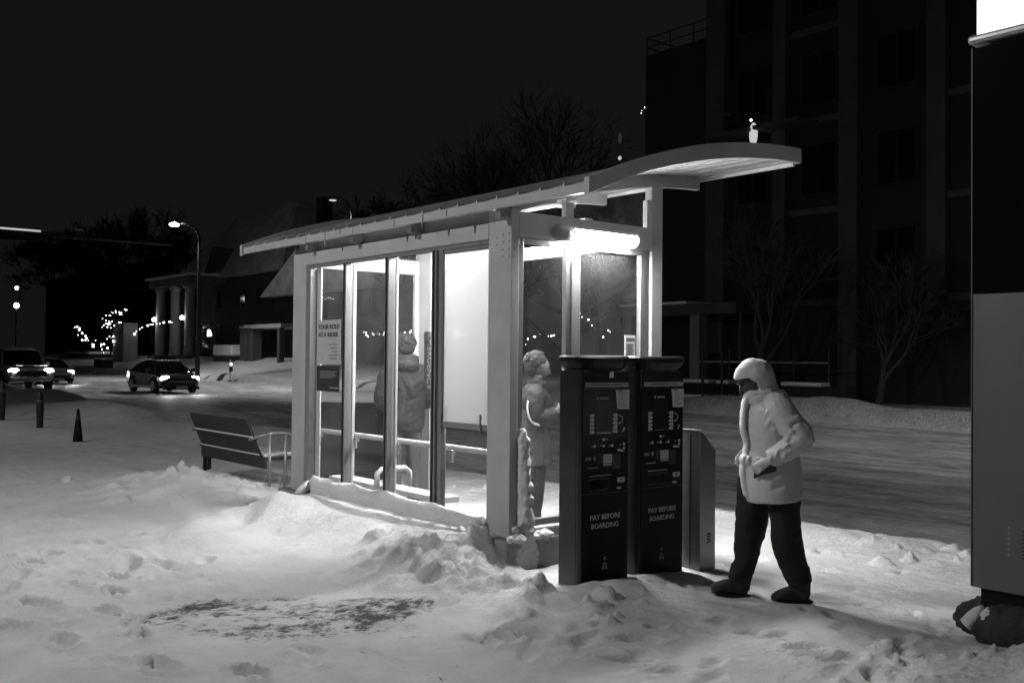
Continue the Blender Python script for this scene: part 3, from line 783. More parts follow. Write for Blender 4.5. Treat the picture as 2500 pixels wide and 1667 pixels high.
    MB().prism([(.243-.012, .175), (.243+.012, .175), (.272, .127), (.214, .127)], 'y', f-.003, f).build('warning_mark', M['grey'], t)
    MB().cyl((.243, f-.003, .205), (.243, f, .205), .012, 12).build('warning_mark', M['grey'], t)
    MB().box(.238, .248, f-.0045, f-.003, .14, .165).build('warning_mark', M['ink'], t)
    MB().box(-.002, .001, .05, .055, .0, 1.5).build('side_seam', M['rubber'], t)
    return t
tm1 = ticket_machine()
tm2 = copy_tree(tm1); tm2.location = (4.959+.618, 5.334, 0)
tm2['label'] = 'black ticket machine with no sticker on its hood, beside the low steel cabinet'
MB().prism([(.288, 1.597), (.321, 1.597), (.323, 1.542), (.281, 1.542)], 'y', -.006, -.0005).build('torn_sticker', M['white'], tm1)
# steel cabinet behind
cb = thing('steel_cabinet', 'waist high stainless steel cabinet with a sloped top corner and louvre slots', 'cabinet', (6.212, 5.277, -.06))
MB().prism([(0, -.1), (.19, -.1), (.19, 1.005), (.036, 1.155), (0, 1.17)], 'y', 0, .5).build('cabinet_body', M['steel'], cb, .004)
MB().box(-.004, -.0005, .10, .106, 0, 1.14).build('door_seam', M['rubber'], cb)
MB().box(-.006, .04, 0, .49, 1.171, 1.180).build('lid', M['alu'], cb, .002)
for k in range(4): MB().box(.088, .128, -.004, -.0005, .27+k*.021, .283+k*.021).build('louvre', M['rubber'], cb)

# ------------------------------------------------------------------ pylon at the right edge
py = thing('station_pylon', 'tall station pylon with a lit white head, black middle and steel foot panel', 'sign', (5.923, 2.93, 0))
PW = 1.15
MB().box(0, .24, -PW, 0, .34, 2.09).build('steel_panel', M['steel_pylon'], py, .004)
MB().box(.002, .238, -PW+.002, -.002, 2.093, 3.58).build('black_panel', M['darkglass'], py, .004)
MB().box(-.006, .0015, -.006, .001, .345, 3.58).build('edge_trim', M['polegrey'], py)
MB().box(-.025, .265, -PW-.02, .02, 3.602, 3.655).build('head_trim', M['alu'], py, .018, seg=3)
MB().box(.0, .24, -PW, -.028, 3.656, 4.6).build('lit_head', M['signlit'], py, .004)
MB().box(.04, .20, -PW+.04, -.04, -.1, .34).build('foot', M['blackmatt'], py)
for k in range(6): MB().cyl((-.003, -.222, .565+k*.031), (.001, -.222, .565+k*.031), .006, 10).build('indicator', M['alu'], py)
for k in range(8): MB().box(-.003, .001, -.42, -.30, .55+k*.022, .56+k*.022).build('louvre', M['rubber'], py)
def boulder(x, y, z, rx, ry, rz, label, seed):
    mb = MB().ball((0, 0, 0), (rx, ry, rz), 64, 40)
    o = mb.build('boulder', M['stone'], None, smooth=True); o.location = (x, y, z)
    for v in o.data.vertices:
        c = v.co
        q = fbm(np.array([c.x*4+c.z*3.1]), np.array([c.y*4-c.z*2.2]), 2.2, 5, seed, .6)[0]
        k = fbm(np.array([c.x*2-c.z]), np.array([c.y*2+c.z*1.7]), 3.0, 2, seed+9)[0]
        v.co = c*float(1+.16*q+.28*(math.floor(k*3.5)/3.5))
    return tag(o, label, 'boulder')
boulder(6.02, 2.72, .10, .17, .30, .19, 'dark boulder with a cap of snow under the near corner of the station pylon', 5)
boulder(6.0, 2.34, .10, .18, .24, .21, 'dark rounded boulder under the pylon at the right frame edge', 8)
lumpy([(5.93, 2.96, .10), (5.95, 2.90, .17), (5.95, 2.82, .16), (5.93, 2.74, .07)], [(.05, .05), (.065, .05), (.06, .05), (.03, .03)], 'snow_clump', 'small cap of snow on the boulder at the pylon foot', seed=19, amp=.025)

# ------------------------------------------------------------------ street bench
sb = thing('street_bench', 'dark slatted street bench with snow on its rails, seen from behind', 'bench', (5.5, SY+LB+1.55, .02))
bh = lambda z: -.20*(z-.38)/.48
for nm, z0, z1 in (('backrest', .625, .855), ('backrest', .40, .595)):
    mb = MB()
    for k in range(34):
        y0 = .30+k*.0565
        mb.add([(bh(z0)-.012, y0, z0), (bh(z0)+.012, y0, z0), (bh(z0)+.012, y0+.046, z0), (bh(z0)-.012, y0+.046, z0),
                (bh(z1)-.012, y0, z1), (bh(z1)+.012, y0, z1), (bh(z1)+.012, y0+.046, z1), (bh(z1)-.012, y0+.046, z1)],
               [(0,3,2,1),(4,5,6,7),(0,1,5,4),(1,2,6,5),(2,3,7,6),(3,0,4,7)])
    mb.add([(bh(z0)+.006, .3, z0), (bh(z0)+.018, .3, z0), (bh(z0)+.018, 2.22, z0), (bh(z0)+.006, 2.22, z0), (bh(z1)+.006, .3, z1), (bh(z1)+.018, .3, z1), (bh(z1)+.018, 2.22, z1), (bh(z1)+.006, 2.22, z1)],
           [(0,3,2,1),(4,5,6,7),(0,1,5,4),(1,2,6,5),(2,3,7,6),(3,0,4,7)])
    o = mb.build(nm, M['woodslat'], sb); o['kind'] = 'stuff'
MB().box(bh(.61)-.03, bh(.61)+.03, .26, 2.30, .597, .622).build('rail', M['woodslat'], sb, .004)
MB().box(bh(.39)-.03, bh(.39)+.03, .28, 2.26, .372, .397).build('rail', M['woodslat'], sb, .004)
MB().box(.0, .45, .2, 2.2, .33, .368).build('seat', M['woodslat'], sb, .004)
MB().box(.02, .42, .25, 2.15, .369, .42).build('seat_snow', M['snow'], sb, .02)
MB().box(-.03, .0, .12, 2.2, .24, .37).build('beam', M['woodslat'], sb)
for y in (2.0, 2.14): MB().box(-.02, .03, y-.022, y+.022, -.3, .30).build('leg', M['woodslat'], sb)
MB().box(bh(.61)-.034, bh(.61)-.0, .3, 2.22, .622, .640).build('rail_snow', M['snow'], sb, .006)
MB().box(bh(.39)-.036, bh(.39)-.0, .3, 2.22, .397, .412).build('rail_snow', M['snow'], sb, .006)
MB().tube([(-.17, .30, .60), (-.02, .13, .67), (.12, .11, .69), (.32, .10, .66), (.5, .10, .58), (.62, .10, .46)], .017, 10, smooth=5).build('armrest', M['benchsteel'], sb, smooth=True)
MB().cyl((.03, .115, -.35), (.03, .115, .68), .019, 10).build('leg', M['benchsteel'], sb, smooth=True)
MB().cyl((.24, .11, -.35), (.24, .11, .68), .019, 10).build('leg', M['benchsteel'], sb, smooth=True)

# ------------------------------------------------------------------ bin behind the shelter
tb = thing('litter_bin', 'wide dark rounded bin topped with a thick cap of snow, seen through the glass', 'bin', (7.33, 12.75, .0))
tb.rotation_euler.z = R(-38.9)
def superr(rx, ry, z, n=28, ex=3.):
    r = []
    for k in range(n):
        w = 2*math.pi*k/n; c, s = math.cos(w), math.sin(w)
        r.append((math.copysign(abs(c)**(2/ex), c)*rx, math.copysign(abs(s)**(2/ex), s)*ry, z))
    return r
def loft(rings):
    n = len(rings[0]); fs = []
    for i in range(len(rings)-1):
        for k in range(n): fs.append((i*n+k, i*n+(k+1) % n, (i+1)*n+(k+1) % n, (i+1)*n+k))
    fs += [tuple(range(n))[::-1], tuple(range((len(rings)-1)*n, len(rings)*n))]
    return MB().add(sum(rings, []), fs)
loft([superr(.5, .38, -.1), superr(.5, .38, .95), superr(.53, .41, .97), superr(.53, .41, 1.03)]).build('bin_body', M['blackmatt'], tb, smooth=False)
loft([superr(.54, .42, 1.031), superr(.55, .43, 1.07), superr(.5, .38, 1.13), superr(.3, .22, 1.18), superr(.08, .06, 1.195)]).build('snow_cap', M['snow'], tb, smooth=True)
MB().box(.05, .3, -.395, -.384, .1, .9).build('bin_door', M['blackmatt'], tb, .004)

# ------------------------------------------------------------------ bollards and cone
tc_ = thing('traffic_cone', 'slim dark traffic cone half sunk in the snow bank', 'cone', (5.562, 20.168, .10))
MB().tube([(0, 0, -.15), (0, 0, .0), (0, 0, .50), (0, 0, .53)], [.095, .085, .025, .018], 16).build('cone_body', M['grey'], tc_, smooth=True)
tc_.children[0].data.materials[0] = M['blackmatt']
MB().tube([(0, 0, .30), (0, 0, .40)], [.052, .040], 16).build('cone_collar', M['pole'], tc_, smooth=True)
b1 = thing('bollard', 'dark rounded post bollard in the snow left of the traffic cone', 'bollard', (5.94, 24.56, .0), group='bollards along the snow bank')
MB().tube([(0, 0, -.3), (0, 0, .2), (0, 0, .42), (0, 0, .62), (0, 0, .76), (0, 0, .82)], [.065, .075, .088, .075, .055, .02], 14, smooth=3).build('post', M['pole'], b1, smooth=True)
MB().tube([(0, 0, .56), (0, 0, .63)], [.0845, .078], 14).build('collar', M['polegrey'], b1, smooth=True)
b2 = copy_tree(b1); b2.location = (5.76, 27.47, .15); b2['label'] = 'dark bollard cut by the left frame edge'

# ------------------------------------------------------------------ cars
def car(name, label, loc, rz, paint, L=4.8, W=1.84, H=1.45, kind='sedan', snow=False, glow=60, group='cars coming down the road'):
    """local: +x forward"""
    t = thing(name, label, 'car' if kind != 'truck' else 'pickup truck', loc, rz, group)
    h = L/2
    def section(x, zb, zt, hw, tuck=.9):
        zc = zb+(zt-zb)*.55
        return [(x, -hw*tuck, zb), (x, -hw, zb+.12), (x, -hw, zc), (x, -hw*.985, zt-.06), (x, -hw*.90, zt), (x, hw*.90, zt), (x, hw*.985, zt-.06), (x, hw, zc), (x, hw, zb+.12), (x, hw*tuck, zb)]
    w = W/2
    if kind == 'sedan':
        st = [(-h, .42, .82, w*.80), (-h+.12, .28, .98, w*.92), (-h+.7, .24, 1.02, w), (-h+1.4, .2, 1.0, w), (0, .2, .97, w), (h-1.7, .2, .96, w), (h-1.2, .2, .93, w), (h-.5, .22, .84, w*.97), (h-.15, .26, .74, w*.88), (h, .34, .62, w*.72)]
        gh = [(-h+.55, 1.0, 1.02, .80), (-h+1.05, 1.0, 1.30, .74), (-h+1.6, .98, H-.03, .66), (-.1, .96, H, .65), (.45, .95, H-.05, .66), (.95, .94, 1.20, .72), (1.45, .93, .95, .80)]
        wx, wr = (h-.95, -h+1.05), .33
    elif kind == 'suv':
        st = [(-h, .45, .95, w*.85), (-h+.12, .32, 1.08, w*.95), (-h+.7, .26, 1.08, w), (0, .24, 1.06, w), (h-1.5, .24, 1.05, w), (h-1.1, .24, 1.02, w), (h-.4, .28, .95, w*.96), (h-.1, .3, .84, w*.88), (h, .4, .7, w*.75)]
        gh = [(-h+.1, 1.06, 1.08, .86), (-h+.35, 1.06, H-.12, .78), (-h+.8, 1.06, H, .74), (.3, 1.05, H, .72), (.6, 1.05, H-.06, .74), (1.25, 1.04, 1.07, .86)]
        wx, wr = (h-.9, -h+.95), .36
    else:
        st = [(-h, .6, 1.12, w*.95), (-h+.1, .5, 1.16, w), (-.6, .45, 1.16, w), (.6, .42, 1.16, w), (h-1.3, .42, 1.14, w), (h-.4, .44, 1.08, w*.97), (h-.08, .46, 1.02, w*.92), (h, .55, .92, w*.88)]
        gh = [(-1.0, 1.15, 1.17, .86), (-.85, 1.15, H-.08, .80), (-.6, 1.15, H, .77), (.45, 1.15, H, .75), (.7, 1.15, H-.06, .77), (1.35, 1.14, 1.17, .86)]
        wx, wr = (h-.95, -h+1.1), .40
    loft([section(*q) for q in st]).build('body', paint, t, .04, smooth=False, seg=3)
    def ghs(x, zb, zt, f):
        hw = w*f
        return [(x, -w*.90, zb-.02), (x, -hw, zt-.04), (x, -hw*.88, zt), (x, hw*.88, zt), (x, hw, zt-.04), (x, w*.90, zb-.02)]
    loft([ghs(*q) for q in gh]).build('windows', M['carglass'], t, .02, smooth=False)
    top = [q for q in gh if q[2] > H-.15]
    rf = [[(x, -w*f*.90, zt+.004), (x, -w*f*.6, zt+.02), (x, w*f*.6, zt+.02), (x, w*f*.90, zt+.004), (x, w*f*.8, zt-.02), (x, -w*f*.8, zt-.02)] for x, zb, zt, f in top]
    loft(rf).build('roof', M['snow'] if snow else paint, t, smooth=False)
    if snow:
        loft([[(x, -w*f*.92, zt), (x, -w*f*.6, zt+.09), (x, w*f*.6, zt+.09), (x, w*f*.92, zt), (x, w*f*.8, zt-.01), (x, -w*f*.8, zt-.01)] for x, zb, zt, f in top]).build('roof_snow', M['snow'], t, smooth=True)
    # pillars
    for s in (-1, 1):
        xa, xb = gh[-1], [q for q in gh if q[2] > H-.2][-1]
        MB().tube([(xa[0]+.02, s*w*.885, xa[1]), (xb[0]+.02, s*w*xb[3]*1.0, xb[2]-.02)], .03, 6).build('pillar', paint, t)
        xm = (gh[1][0]+gh[-2][0])/2
        MB().tube([(xm, s*w*.905, gh[0][1]), (xm, s*w*.70, H-.03)], .03, 6).build('pillar', paint, t)
        MB().box(gh[-1][0]-.45, gh[-1][0]-.28, s*w*1.0, s*(w+.17), gh[-1][1]+.02, gh[-1][1]+.16).build('wing_mirror', paint, t, .03)
        for k in wx:
            wl = MB().tube([(k, s*(w-.20), wr), (k, s*(w-.17), wr), (k, s*(w-.0), wr), (k, s*(w+.02), wr)], [wr*.9, wr, wr, wr*.9], 22, ref=(0, 0, 1)).build('wheel', M['tyre'], t, smooth=False)
            rim = MB().tube([(k, s*(w+.0), wr), (k, s*(w+.026), wr)], [wr*.66, wr*.64], 18, ref=(0, 0, 1))
            rim.build('rim', M['rim'], wl)
            for q in range(5):
                a = q*2*math.pi/5
                MB().prism([(k+math.cos(a-.25)*wr*.2, wr+math.sin(a-.25)*wr*.2), (k+math.cos(a+.25)*wr*.2, wr+math.sin(a+.25)*wr*.2), (k+math.cos(a+.3)*wr*.55, wr+math.sin(a+.3)*wr*.55), (k+math.cos(a-.3)*wr*.55, wr+math.sin(a-.3)*wr*.55)], 'y', s*(w+.027), s*(w+.029)).build('rim_gap', M['rubber'], wl)
            MB().tube([(k-wr*1.25, s*(w+.004), wr*.7), (k-wr*.9, s*(w+.004), wr*1.75), (k, s*(w+.004), wr*2.12), (k+wr*.9, s*(w+.004), wr*1.75), (k+wr*1.25, s*(w+.004), wr*.7)], [(.05, .012)]*5, 6, ref=(0, 1, 0), smooth=3).build('wheel_arch', M['blackmatt'], t)
        zl = .66 if kind == 'sedan' else .82 if kind == 'suv' else .93
        xl = h-.20 if kind == 'sedan' else h-.14 if kind == 'suv' else h-.10
        ye = s*w*.70
        MB().ball((xl, ye, zl), (.13, .23, .11), 12, 8).build('headlight', M['headlight'] , t, smooth=True)
        MB().tube([(xl+.07, ye-s*.30, zl-.06), (xl+.02, ye, zl-.10)], .03, 6).build('running_light', M['drl'], t)
        if kind == 'sedan':
            MB().box(-h+1.1, h-1.2, s*(w+.0), s*(w+.03), .22, .33).build('side_sill', M['rim'], t, .01)
            MB().box(-.2, -.05, s*(w-.002), s*(w+.02), .78, .81).build('door_handle', M['rim'], t)
    zg = {'sedan': (.34, .55), 'suv': (.45, .72), 'truck': (.68, .95)}[kind]
    MB().box(h-.06, h+.015, -w*.62, w*.62, zg[0], zg[1]).build('grille', M['rubber'], t, .015)
    MB().box(h-.02, h+.03, -w*.6, w*.6, zg[1]-.03, zg[1]-.005).build('grille_bar', M['rim'], t)
    MB().box(h-.12, h+.05, -w*.86, w*.86, zg[0]-.16, zg[0]-.02).build('bumper', M['blackmatt'] if kind == 'sedan' else paint, t, .03)
    MB().box(h+.03, h+.062, -.26, .26, zg[0]-.12, zg[0]-.0).build('number_plate', M['grey'], t)
    if snow:
        MB().box(h-1.25, h-.25, -w*.55, w*.7, (1.155 if kind == 'truck' else 1.03)-.02, (1.155 if kind == 'truck' else 1.03)+.02).build('bonnet_snow', M['snow'], t, .02)
    return t
HD = R(-90)
car('sedan_car', 'dark sedan with both headlights on, crossing the snowy road alone', (16.07, 45.2, .0), HD, M['carblack'])
car('pickup_truck', 'pale pickup truck with snow on its roof and headlights lit, at the left edge', (11.1, 50.2, .0), HD, M['carwhite'], L=5.6, W=2.0, H=1.88, kind='truck', snow=True)
car('sedan_car', 'silver sedan with one dazzling headlight showing behind the pickup truck', (15.25, 61.5, .0), HD, M['cargrey'])
# headlight beams on the road
for x, y, z, e in ((15.43, 42.7, .66, 80), (16.71, 42.7, .66, 80), (10.4, 47.1, .93, 80), (11.8, 47.1, .93, 80), (14.6, 59, .66, 60), (15.9, 59, .66, 60)):
    ld = bpy.data.lights.new('headlight_beam', 'SPOT'); ld.energy = e; ld.spot_size = R(70); ld.spot_blend = .9; ld.shadow_soft_size = .08
    lo = bpy.data.objects.new('headlight_beam', ld); COL.objects.link(lo); lo.location = (x, y, z); lo.rotation_euler = (R(78), 0, R(180))

# ------------------------------------------------------------------ signal mast, street lamps
sm = thing('signal_mast', 'traffic signal mast arm reaching over the road with a hanging dark signal head', 'traffic signal', (7.2, 39.5, 0))
MB().tube([(0, 0, -.2), (0, 0, 6.3)], [.15, .11], 14).build('pole', M['pole'], sm, smooth=True)
MB().tube([(0, 0, 6.1), (3.5, 0, 6.1), (7.5, 0, 6.1)], [.10, .08, .05], 12, ref=(0, 1, 0)).build('mast_arm', M['pole'], sm, smooth=True)
hd = MB().box(7.22, 7.77, -.04, .04, 5.13, 6.49).build('signal_head', M['blackmatt'], sm, .03)
for k in range(3):
    z = 5.36+k*.44
    MB().tube([(7.495, -.05, z), (7.495, -.30, z-.02)], [.15, .14], 14, ref=(0, 0, 1), caps=False).build('visor', M['pole'], hd, smooth=True)
    MB().cyl((7.495, -.06, z), (7.495, -.045, z), .13, 14).build('lens', M['darkglass'], hd)
MB().box(7.42, 7.60, -.046, -.041, 6.26, 6.42).build('signal_sticker', M['grey'], hd)
MB().box(.3, 2.26, -.03, .03, 5.80, 6.00).build('name_sign', M['housed'], sm, .01)
MB().box(.3, 2.26, -.10, .10, 6.10+.06, 6.225).build('sign_light', emis('sign_light_glow', .55, False), sm, .02)
MB().cyl((3.6, 0, 6.16), (3.6, 0, 6.36), .03, 8).build('detector', M['polegrey'], sm)
MB().box(3.45, 3.75, -.06, .06, 6.34, 6.40).build('detector', M['lgrey'], sm, .01)
def street_lamp(name, label, x, y, H, reach, glow, watts, sig=False):
    t = thing(name, label, 'street lamp', (x, y, -.1), 0, 'street lamps along the far kerb')
    MB().tube([(0, 0, -.2), (0, 0, 1.0), (0, 0, H-1.5), (0, 0, H-.6), (-reach*.25, reach*.25, H-.1), (-reach*.6, reach*.6, H+.2), (-reach, reach, H+.25)], [.15, .12, .09, .08, .06, .05, .045], 10, ref=(0, 1, 0)).build('pole', M['pole'], t, smooth=True)
    MB().tube([(-reach+.1, reach-.1, H+.25), (-reach-.15, reach+.15, H+.28), (-reach-.4, reach+.4, H+.25)], [(.06, .1), (.09, .16), (.05, .1)], 10).build('lamp_head', M['pole'], t, smooth=True)
    MB().ball((-reach-.2, reach+.2, H+.16), (.34, .34, .13) if glow else (.2, .2, .03), 12, 8).build('lamp_glass', M['lamphead'] if glow else M['lampdim'], t, smooth=True)
    if watts:
        ld = bpy.data.lights.new('street_light', 'SPOT'); ld.energy = watts; ld.spot_size = R(128); ld.spot_blend = .5; ld.shadow_soft_size = .25
        lo = bpy.data.objects.new('street_light', ld); COL.objects.link(lo); lo.location = (x-reach-.2, y+reach+.2, H-.1)
    return t
sl1 = street_lamp('street_lamp', 'brightly lit street lamp on a curved arm above the far kerb', 26.4, 67.4, 10.7, 1.1, True, 3300)
MB().tube([(0, 0, .3), (0, 0, 1.6)], [.17, .17], 10).build('pole_base', M['pole'], sl1)
ld = bpy.data.lights.new('street_light', 'POINT'); ld.energy = 650; ld.shadow_soft_size = .3
lo = bpy.data.objects.new('street_light', ld); COL.objects.link(lo); lo.location = (25.1, 68.7, 10.9)
wk = MB().box(-.28, .28, -1.95, -1.60, 2.95, 3.65).build('walk_signal', M['blackmatt'], sl1, .03)
hand = MB()
hand.box(-.12, .12, -1.97, -1.955, 3.08, 3.34)
for k, l in enumerate((.14, .19, .18, .13)): hand.box(-.12+k*.062, -.075+k*.062, -1.97, -1.955, 3.34, 3.34+l)
hand.box(.12, .19, -1.97, -1.955, 3.12, 3.28)
hand.build('lit_hand', M['walk'], wk)
sl2 = street_lamp('street_lamp', 'dim street lamp on a hooked arm showing above the shelter roof', 26.4, 46.3, 9.9, .55, False, 3200)
street_lamp('street_lamp', 'added unseen street lamp past the right frame edge, brightening the road', 26.4, 7.0, 9.9, 1.2, False, 1100)  # unseen lamp, added to brighten the road on the right
# lamp on the pavement behind the photographer, which lights the near snow
t = thing('street_lamp', 'tall pavement street lamp outside the frame on the left', 'street lamp', (-6.0, 10.5, 0), 0, 'street lamps on the near pavement')
MB().tube([(0, 0, -.2), (0, 0, 1), (0, 0, 7.6), (.5, 0, 8.2), (1.4, 0, 8.35)], [.12, .1, .07, .06, .05], 10).build('pole', M['pole'], t, smooth=True)
MB().box(1.3, 1.9, -.14, .14, 8.30, 8.40).build('lamp_head', M['pole'], t, .03)
MB().box(1.35, 1.85, -.11, .11, 8.285, 8.299).build('lamp_glass', M['lampdim'], t)
ld = bpy.data.lights.new('street_light', 'AREA'); ld.energy = 640; ld.shape = 'RECTANGLE'; ld.size = .5; ld.size_y = .22
lo = bpy.data.objects.new('street_light', ld); COL.objects.link(lo); lo.location = (-4.4, 10.5, 8.27)
lo.rotation_euler = (Vector((7.5, -1.2, -7.0))).to_track_quat('-Z', 'Y').to_euler()
t2_ = copy_tree(t); t2_.location = (-7.0, 27.0, 0); t2_['label'] = 'added unseen pavement lamp further up the street, brightening the left road'  # unseen second lamp, added to lift the dark strip of road on the left
ld = bpy.data.lights.new('street_light', 'SPOT'); ld.energy = 1300; ld.spot_size = R(62); ld.spot_blend = .8; ld.shadow_soft_size = .8
lo = bpy.data.objects.new('street_light', ld); COL.objects.link(lo); lo.location = (-5.4, 27.0, 8.25)
lo.rotation_euler = (Vector((18.5, -4.0, -8.3))).to_track_quat('-Z', 'Y').to_euler()
# globe lamp whose reflection shows in the frosted panel
gl = thing('globe_lamp', 'low post lamp with a round lit globe across the pavement', 'lamp', (-9.6, 27.3, 0))
MB().cyl((0, 0, -.2), (0, 0, 2.2), .05, 10).build('post', M['pole'], gl, smooth=True)
MB().ball((0, 0, 2.48), (.12, .12, .15), 16, 10).build('globe', emis('globe_glow', 12, False), gl, smooth=True)

# ------------------------------------------------------------------ small street furniture far left
hy = thing('fire_hydrant', 'dark fire hydrant standing in snow left of the sedan', 'hydrant', (23.0, 71.5, -.1))
MB().tube([(0, 0, -.2), (0, 0, .1), (0, 0, .6), (0, 0, .75), (0, 0, .88)], [.2, .15, .15, .17, .05], 12).build('barrel', M['pole'], hy, smooth=True)
MB().cyl((-.25, 0, .52), (.25, 0, .52), .08, 10).build('nozzle', M['pole'], hy)
pb_ = thing('planter_box', 'square dark planter with a snow cap near the hydrant', 'planter', (28.4, 95.2, .2))
MB().box(-.5, .5, -1.2, 1.2, -.3, 1.0).build('box', M['housed'], pb_, .03); MB().box(-.48, .48, -1.15, 1.15, 1.0, 1.14).build('snow_cap', M['snow'], pb_, .05)
MB().cyl((0, .3, 1.0), (0, .3, 5), .05, 6).build('stem', M['barkfar'], pb_)
pp = thing('push_button_post', 'thin pedestrian push-button post with a small bright light on the snow bank', 'post', (26.6, 62.3, -.1))
MB().cyl((0, 0, -.2), (0, 0, 1.5), .045, 8).build('post', M['lgrey'], pp); MB().box(-.1, .1, -.16, -.04, .75, 1.05).build('button_box', M['pole'], pp)
MB().ball((0, -.12, 1.22), .075, 10, 6).build('light', M['walk'], pp); MB().box(-.14, .14, -.14, .14, -.05, .16).build('foot', M['pole'], pp)
ln = thing('lantern_post', 'old lantern post with two small lit lamps before the dark trees', 'lamp', (24.5, 111.4, .3))
MB().cyl((0, 0, -.4), (0, 0, 8.0), .07, 8).build('post', M['pole'], ln)
MB().ball((0, -.1, 8.1), .17, 10, 6).build('lamp', M['porch'], ln); MB().ball((0, -.1, 6.3), .26, 10, 6).build('lamp', M['porch'], ln)

# ------------------------------------------------------------------ house with portico
ho = thing('portico_house', 'old house with a snowy hip roof and tall white portico columns', 'house', (34, 89, 1.4))
MB().box(3.0, 16, -13.5, 10, -1, 7.4).build('wall', M['housed'], ho)
rf = MB().add([(2.0, -14.5, 7.4), (17, -14.5, 7.4), (17, 11, 7.4), (2.0, 11, 7.4), (8.2, -5, 14.6), (10.8, -5, 14.6), (10.8, 8.5, 14.6), (8.2, 8.5, 14.6)],
              [(0,3,2,1),(4,5,6,7),(0,1,5,4),(1,2,6,5),(2,3,7,6),(3,0,4,7)]).build('roof', mat('roof_snow_thin', .55, .8, 0, .35, .6), ho)
MB().box(8.5, 9.6, -9, -8, 10, 14.6).build('chimney', M['housed'], rf)
dm = MB().add([(2.4, -1.2, 8.0), (6, -1.2, 8.0), (6, 2.6, 8.0), (2.4, 2.6, 8.0), (2.4, .7, 10.4), (6, .7, 10.4)], [(0,3,2,1),(0,4,3),(1,2,5),(0,1,5,4),(3,4,5,2)]).build('dormer', M['house'], rf)
MB().box(-.6, 3.0, -1.4, 9.0, 6.75, 7.5).build('entablature', M['house'], ho, .05)
MB().box(-.9, 3.2, -1.7, 9.3, 7.5, 7.7).build('cornice', mat('cornice_snow', .4, .8), ho)
MB().box(-.6, 3.0, -1.6, 9.2, -.6, .12).build('porch_floor', M['house'], ho)
for y in (-.2, 3.4, 7.3):
    MB().tube([(0, y, .1), (0, y, .35), (0, y, .4), (0, y, 6.3), (0, y, 6.4), (0, y, 6.75)], [.62, .62, .5, .42, .58, .62], 18).build('column', M['column'], ho, smooth=True)
MB().box(2.95, 3.02, 2.4, 4.2, .1, 3.2).build('door', M['darkglass'], ho)
for y, z in ((-8.5, 1.4), (-11.5, 1.4), (-8.5, 4.6), (-11.5, 4.6), (-5, 4.6), (-5, 1.4), (6.3, 1.5), (.3, 1.5), (6.3, 4.6), (.3, 4.6)):
    w = MB().box(2.93, 2.985, y-.6, y+.6, z, z+1.7).build('window', M['house'], ho)
    MB().box(2.90, 2.925, y-.5, y+.5, z+.1, z+1.6).build('window_pane', M['darkglass'], w)
for k in range(4): MB().box(-2.4+k*.45, -.6, 1.2, 5.8, -.6, -.45+k*.14).build('step', M['house'], ho)
MB().box(-2.6, -1.2, 10.2, 13.4, -.4, 3.4).build('entrance_pier', mat('pier_pale', .26, .8), ho, .04)
for y in (7.4, .1): MB().ball((-.6, y, 3.68), .2, 10, 6).build('porch_light', M['porch'], ho, smooth=True)
for y, e in ((7.4, 14), (.1, 14)):
    ld = bpy.data.lights.new('porch_glow', 'POINT'); ld.energy = e; ld.shadow_soft_size = .2
    lo = bpy.data.objects.new('porch_glow', ld); COL.objects.link(lo); lo.location = (33.0, 89+y, 5.0)
h2 = thing('gabled_house', 'dark house with a snow dusted gable roof beside the shelter post', 'house', (35.5, 66, 1.2))
MB().box(0, 12, -9, 8.5, -1, 5.2).build('wall', M['housed'], h2)
rf = MB().add([(-1, -9.6, 5.2), (13, -9.6, 5.2), (13, 9.2, 5.2), (-1, 9.2, 5.2), (-1, 0, 10.2), (13, 0, 10.2)], [(0,3,2,1),(0,4,3),(1,2,5),(0,1,5,4),(3,4,5,2)]).build('roof', mat('roof_snow_thin2', .45, .8, 0, .4, .8), h2)
pbx = MB().box(-2.6, 0, 2, 8.5, 2.6, 2.9).build('porch_roof', mat('porch_roof_snow', .35, .8), h2)
MB().box(-2.6, -2.2, 2.2, 2.6, -1, 2.6).build('porch_post', M['house'], h2); MB().box(-2.6, -2.2, 8, 8.4, -1, 2.6).build('porch_post', M['house'], h2)
for y in (-6, -3, 0, 5): 
    w = MB().box(-.06, -.004, y-.5, y+.5, 3.2, 4.7).build('window', M['house'], h2); MB().box(-.08, -.062, y-.42, y+.42, 3.28, 4.62).build('window_pane', M['darkglass'], w)
for y0, y1, z1, nm in ((74.6, 78.4, 1.0, 'snowy_cabinet'), (72.9, 75.6, 3.0, 'gate_pier')):
    pass
gp = thing('gate_pier', 'pale square gate pier in front of the gabled house', 'pier', (33.4, 74.3, 1.0))
MB().box(-.4, .4, -1.2, 1.2, -.5, 2.7).build('shaft', M['house'], gp, .04); MB().box(-.5, .5, -1.35, 1.35, 2.7, 2.85).build('cap', M['house'], gp)
nb = thing('utility_box', 'low dark box with a thick flat snow cap left of the gate pier', 'box', (33.2, 78.0, .8))
MB().box(-.6, .6, -1.8, 1.8, -.4, .85).build('box', M['housed'], nb); MB().box(-.65, .65, -1.9, 1.9, .85, 1.75).build('snow_cap', M['snow'], nb, .15)
lw = thing('garden_wall', 'low dark garden wall with a long line of snow on top', 'wall', (33.6, 114, .6))
MB().box(-.2, .2, -10, 12, -.5, 1.1).build('wall', M['housed'], lw); MB().box(-.24, .24, -10, 12, 1.1, 1.4).build('snow_cap', M['snow'], lw, .05)
MB().box(-1.2, -.8, -10, 14, -.5, .75).build('lower_wall', M['house'], lw)

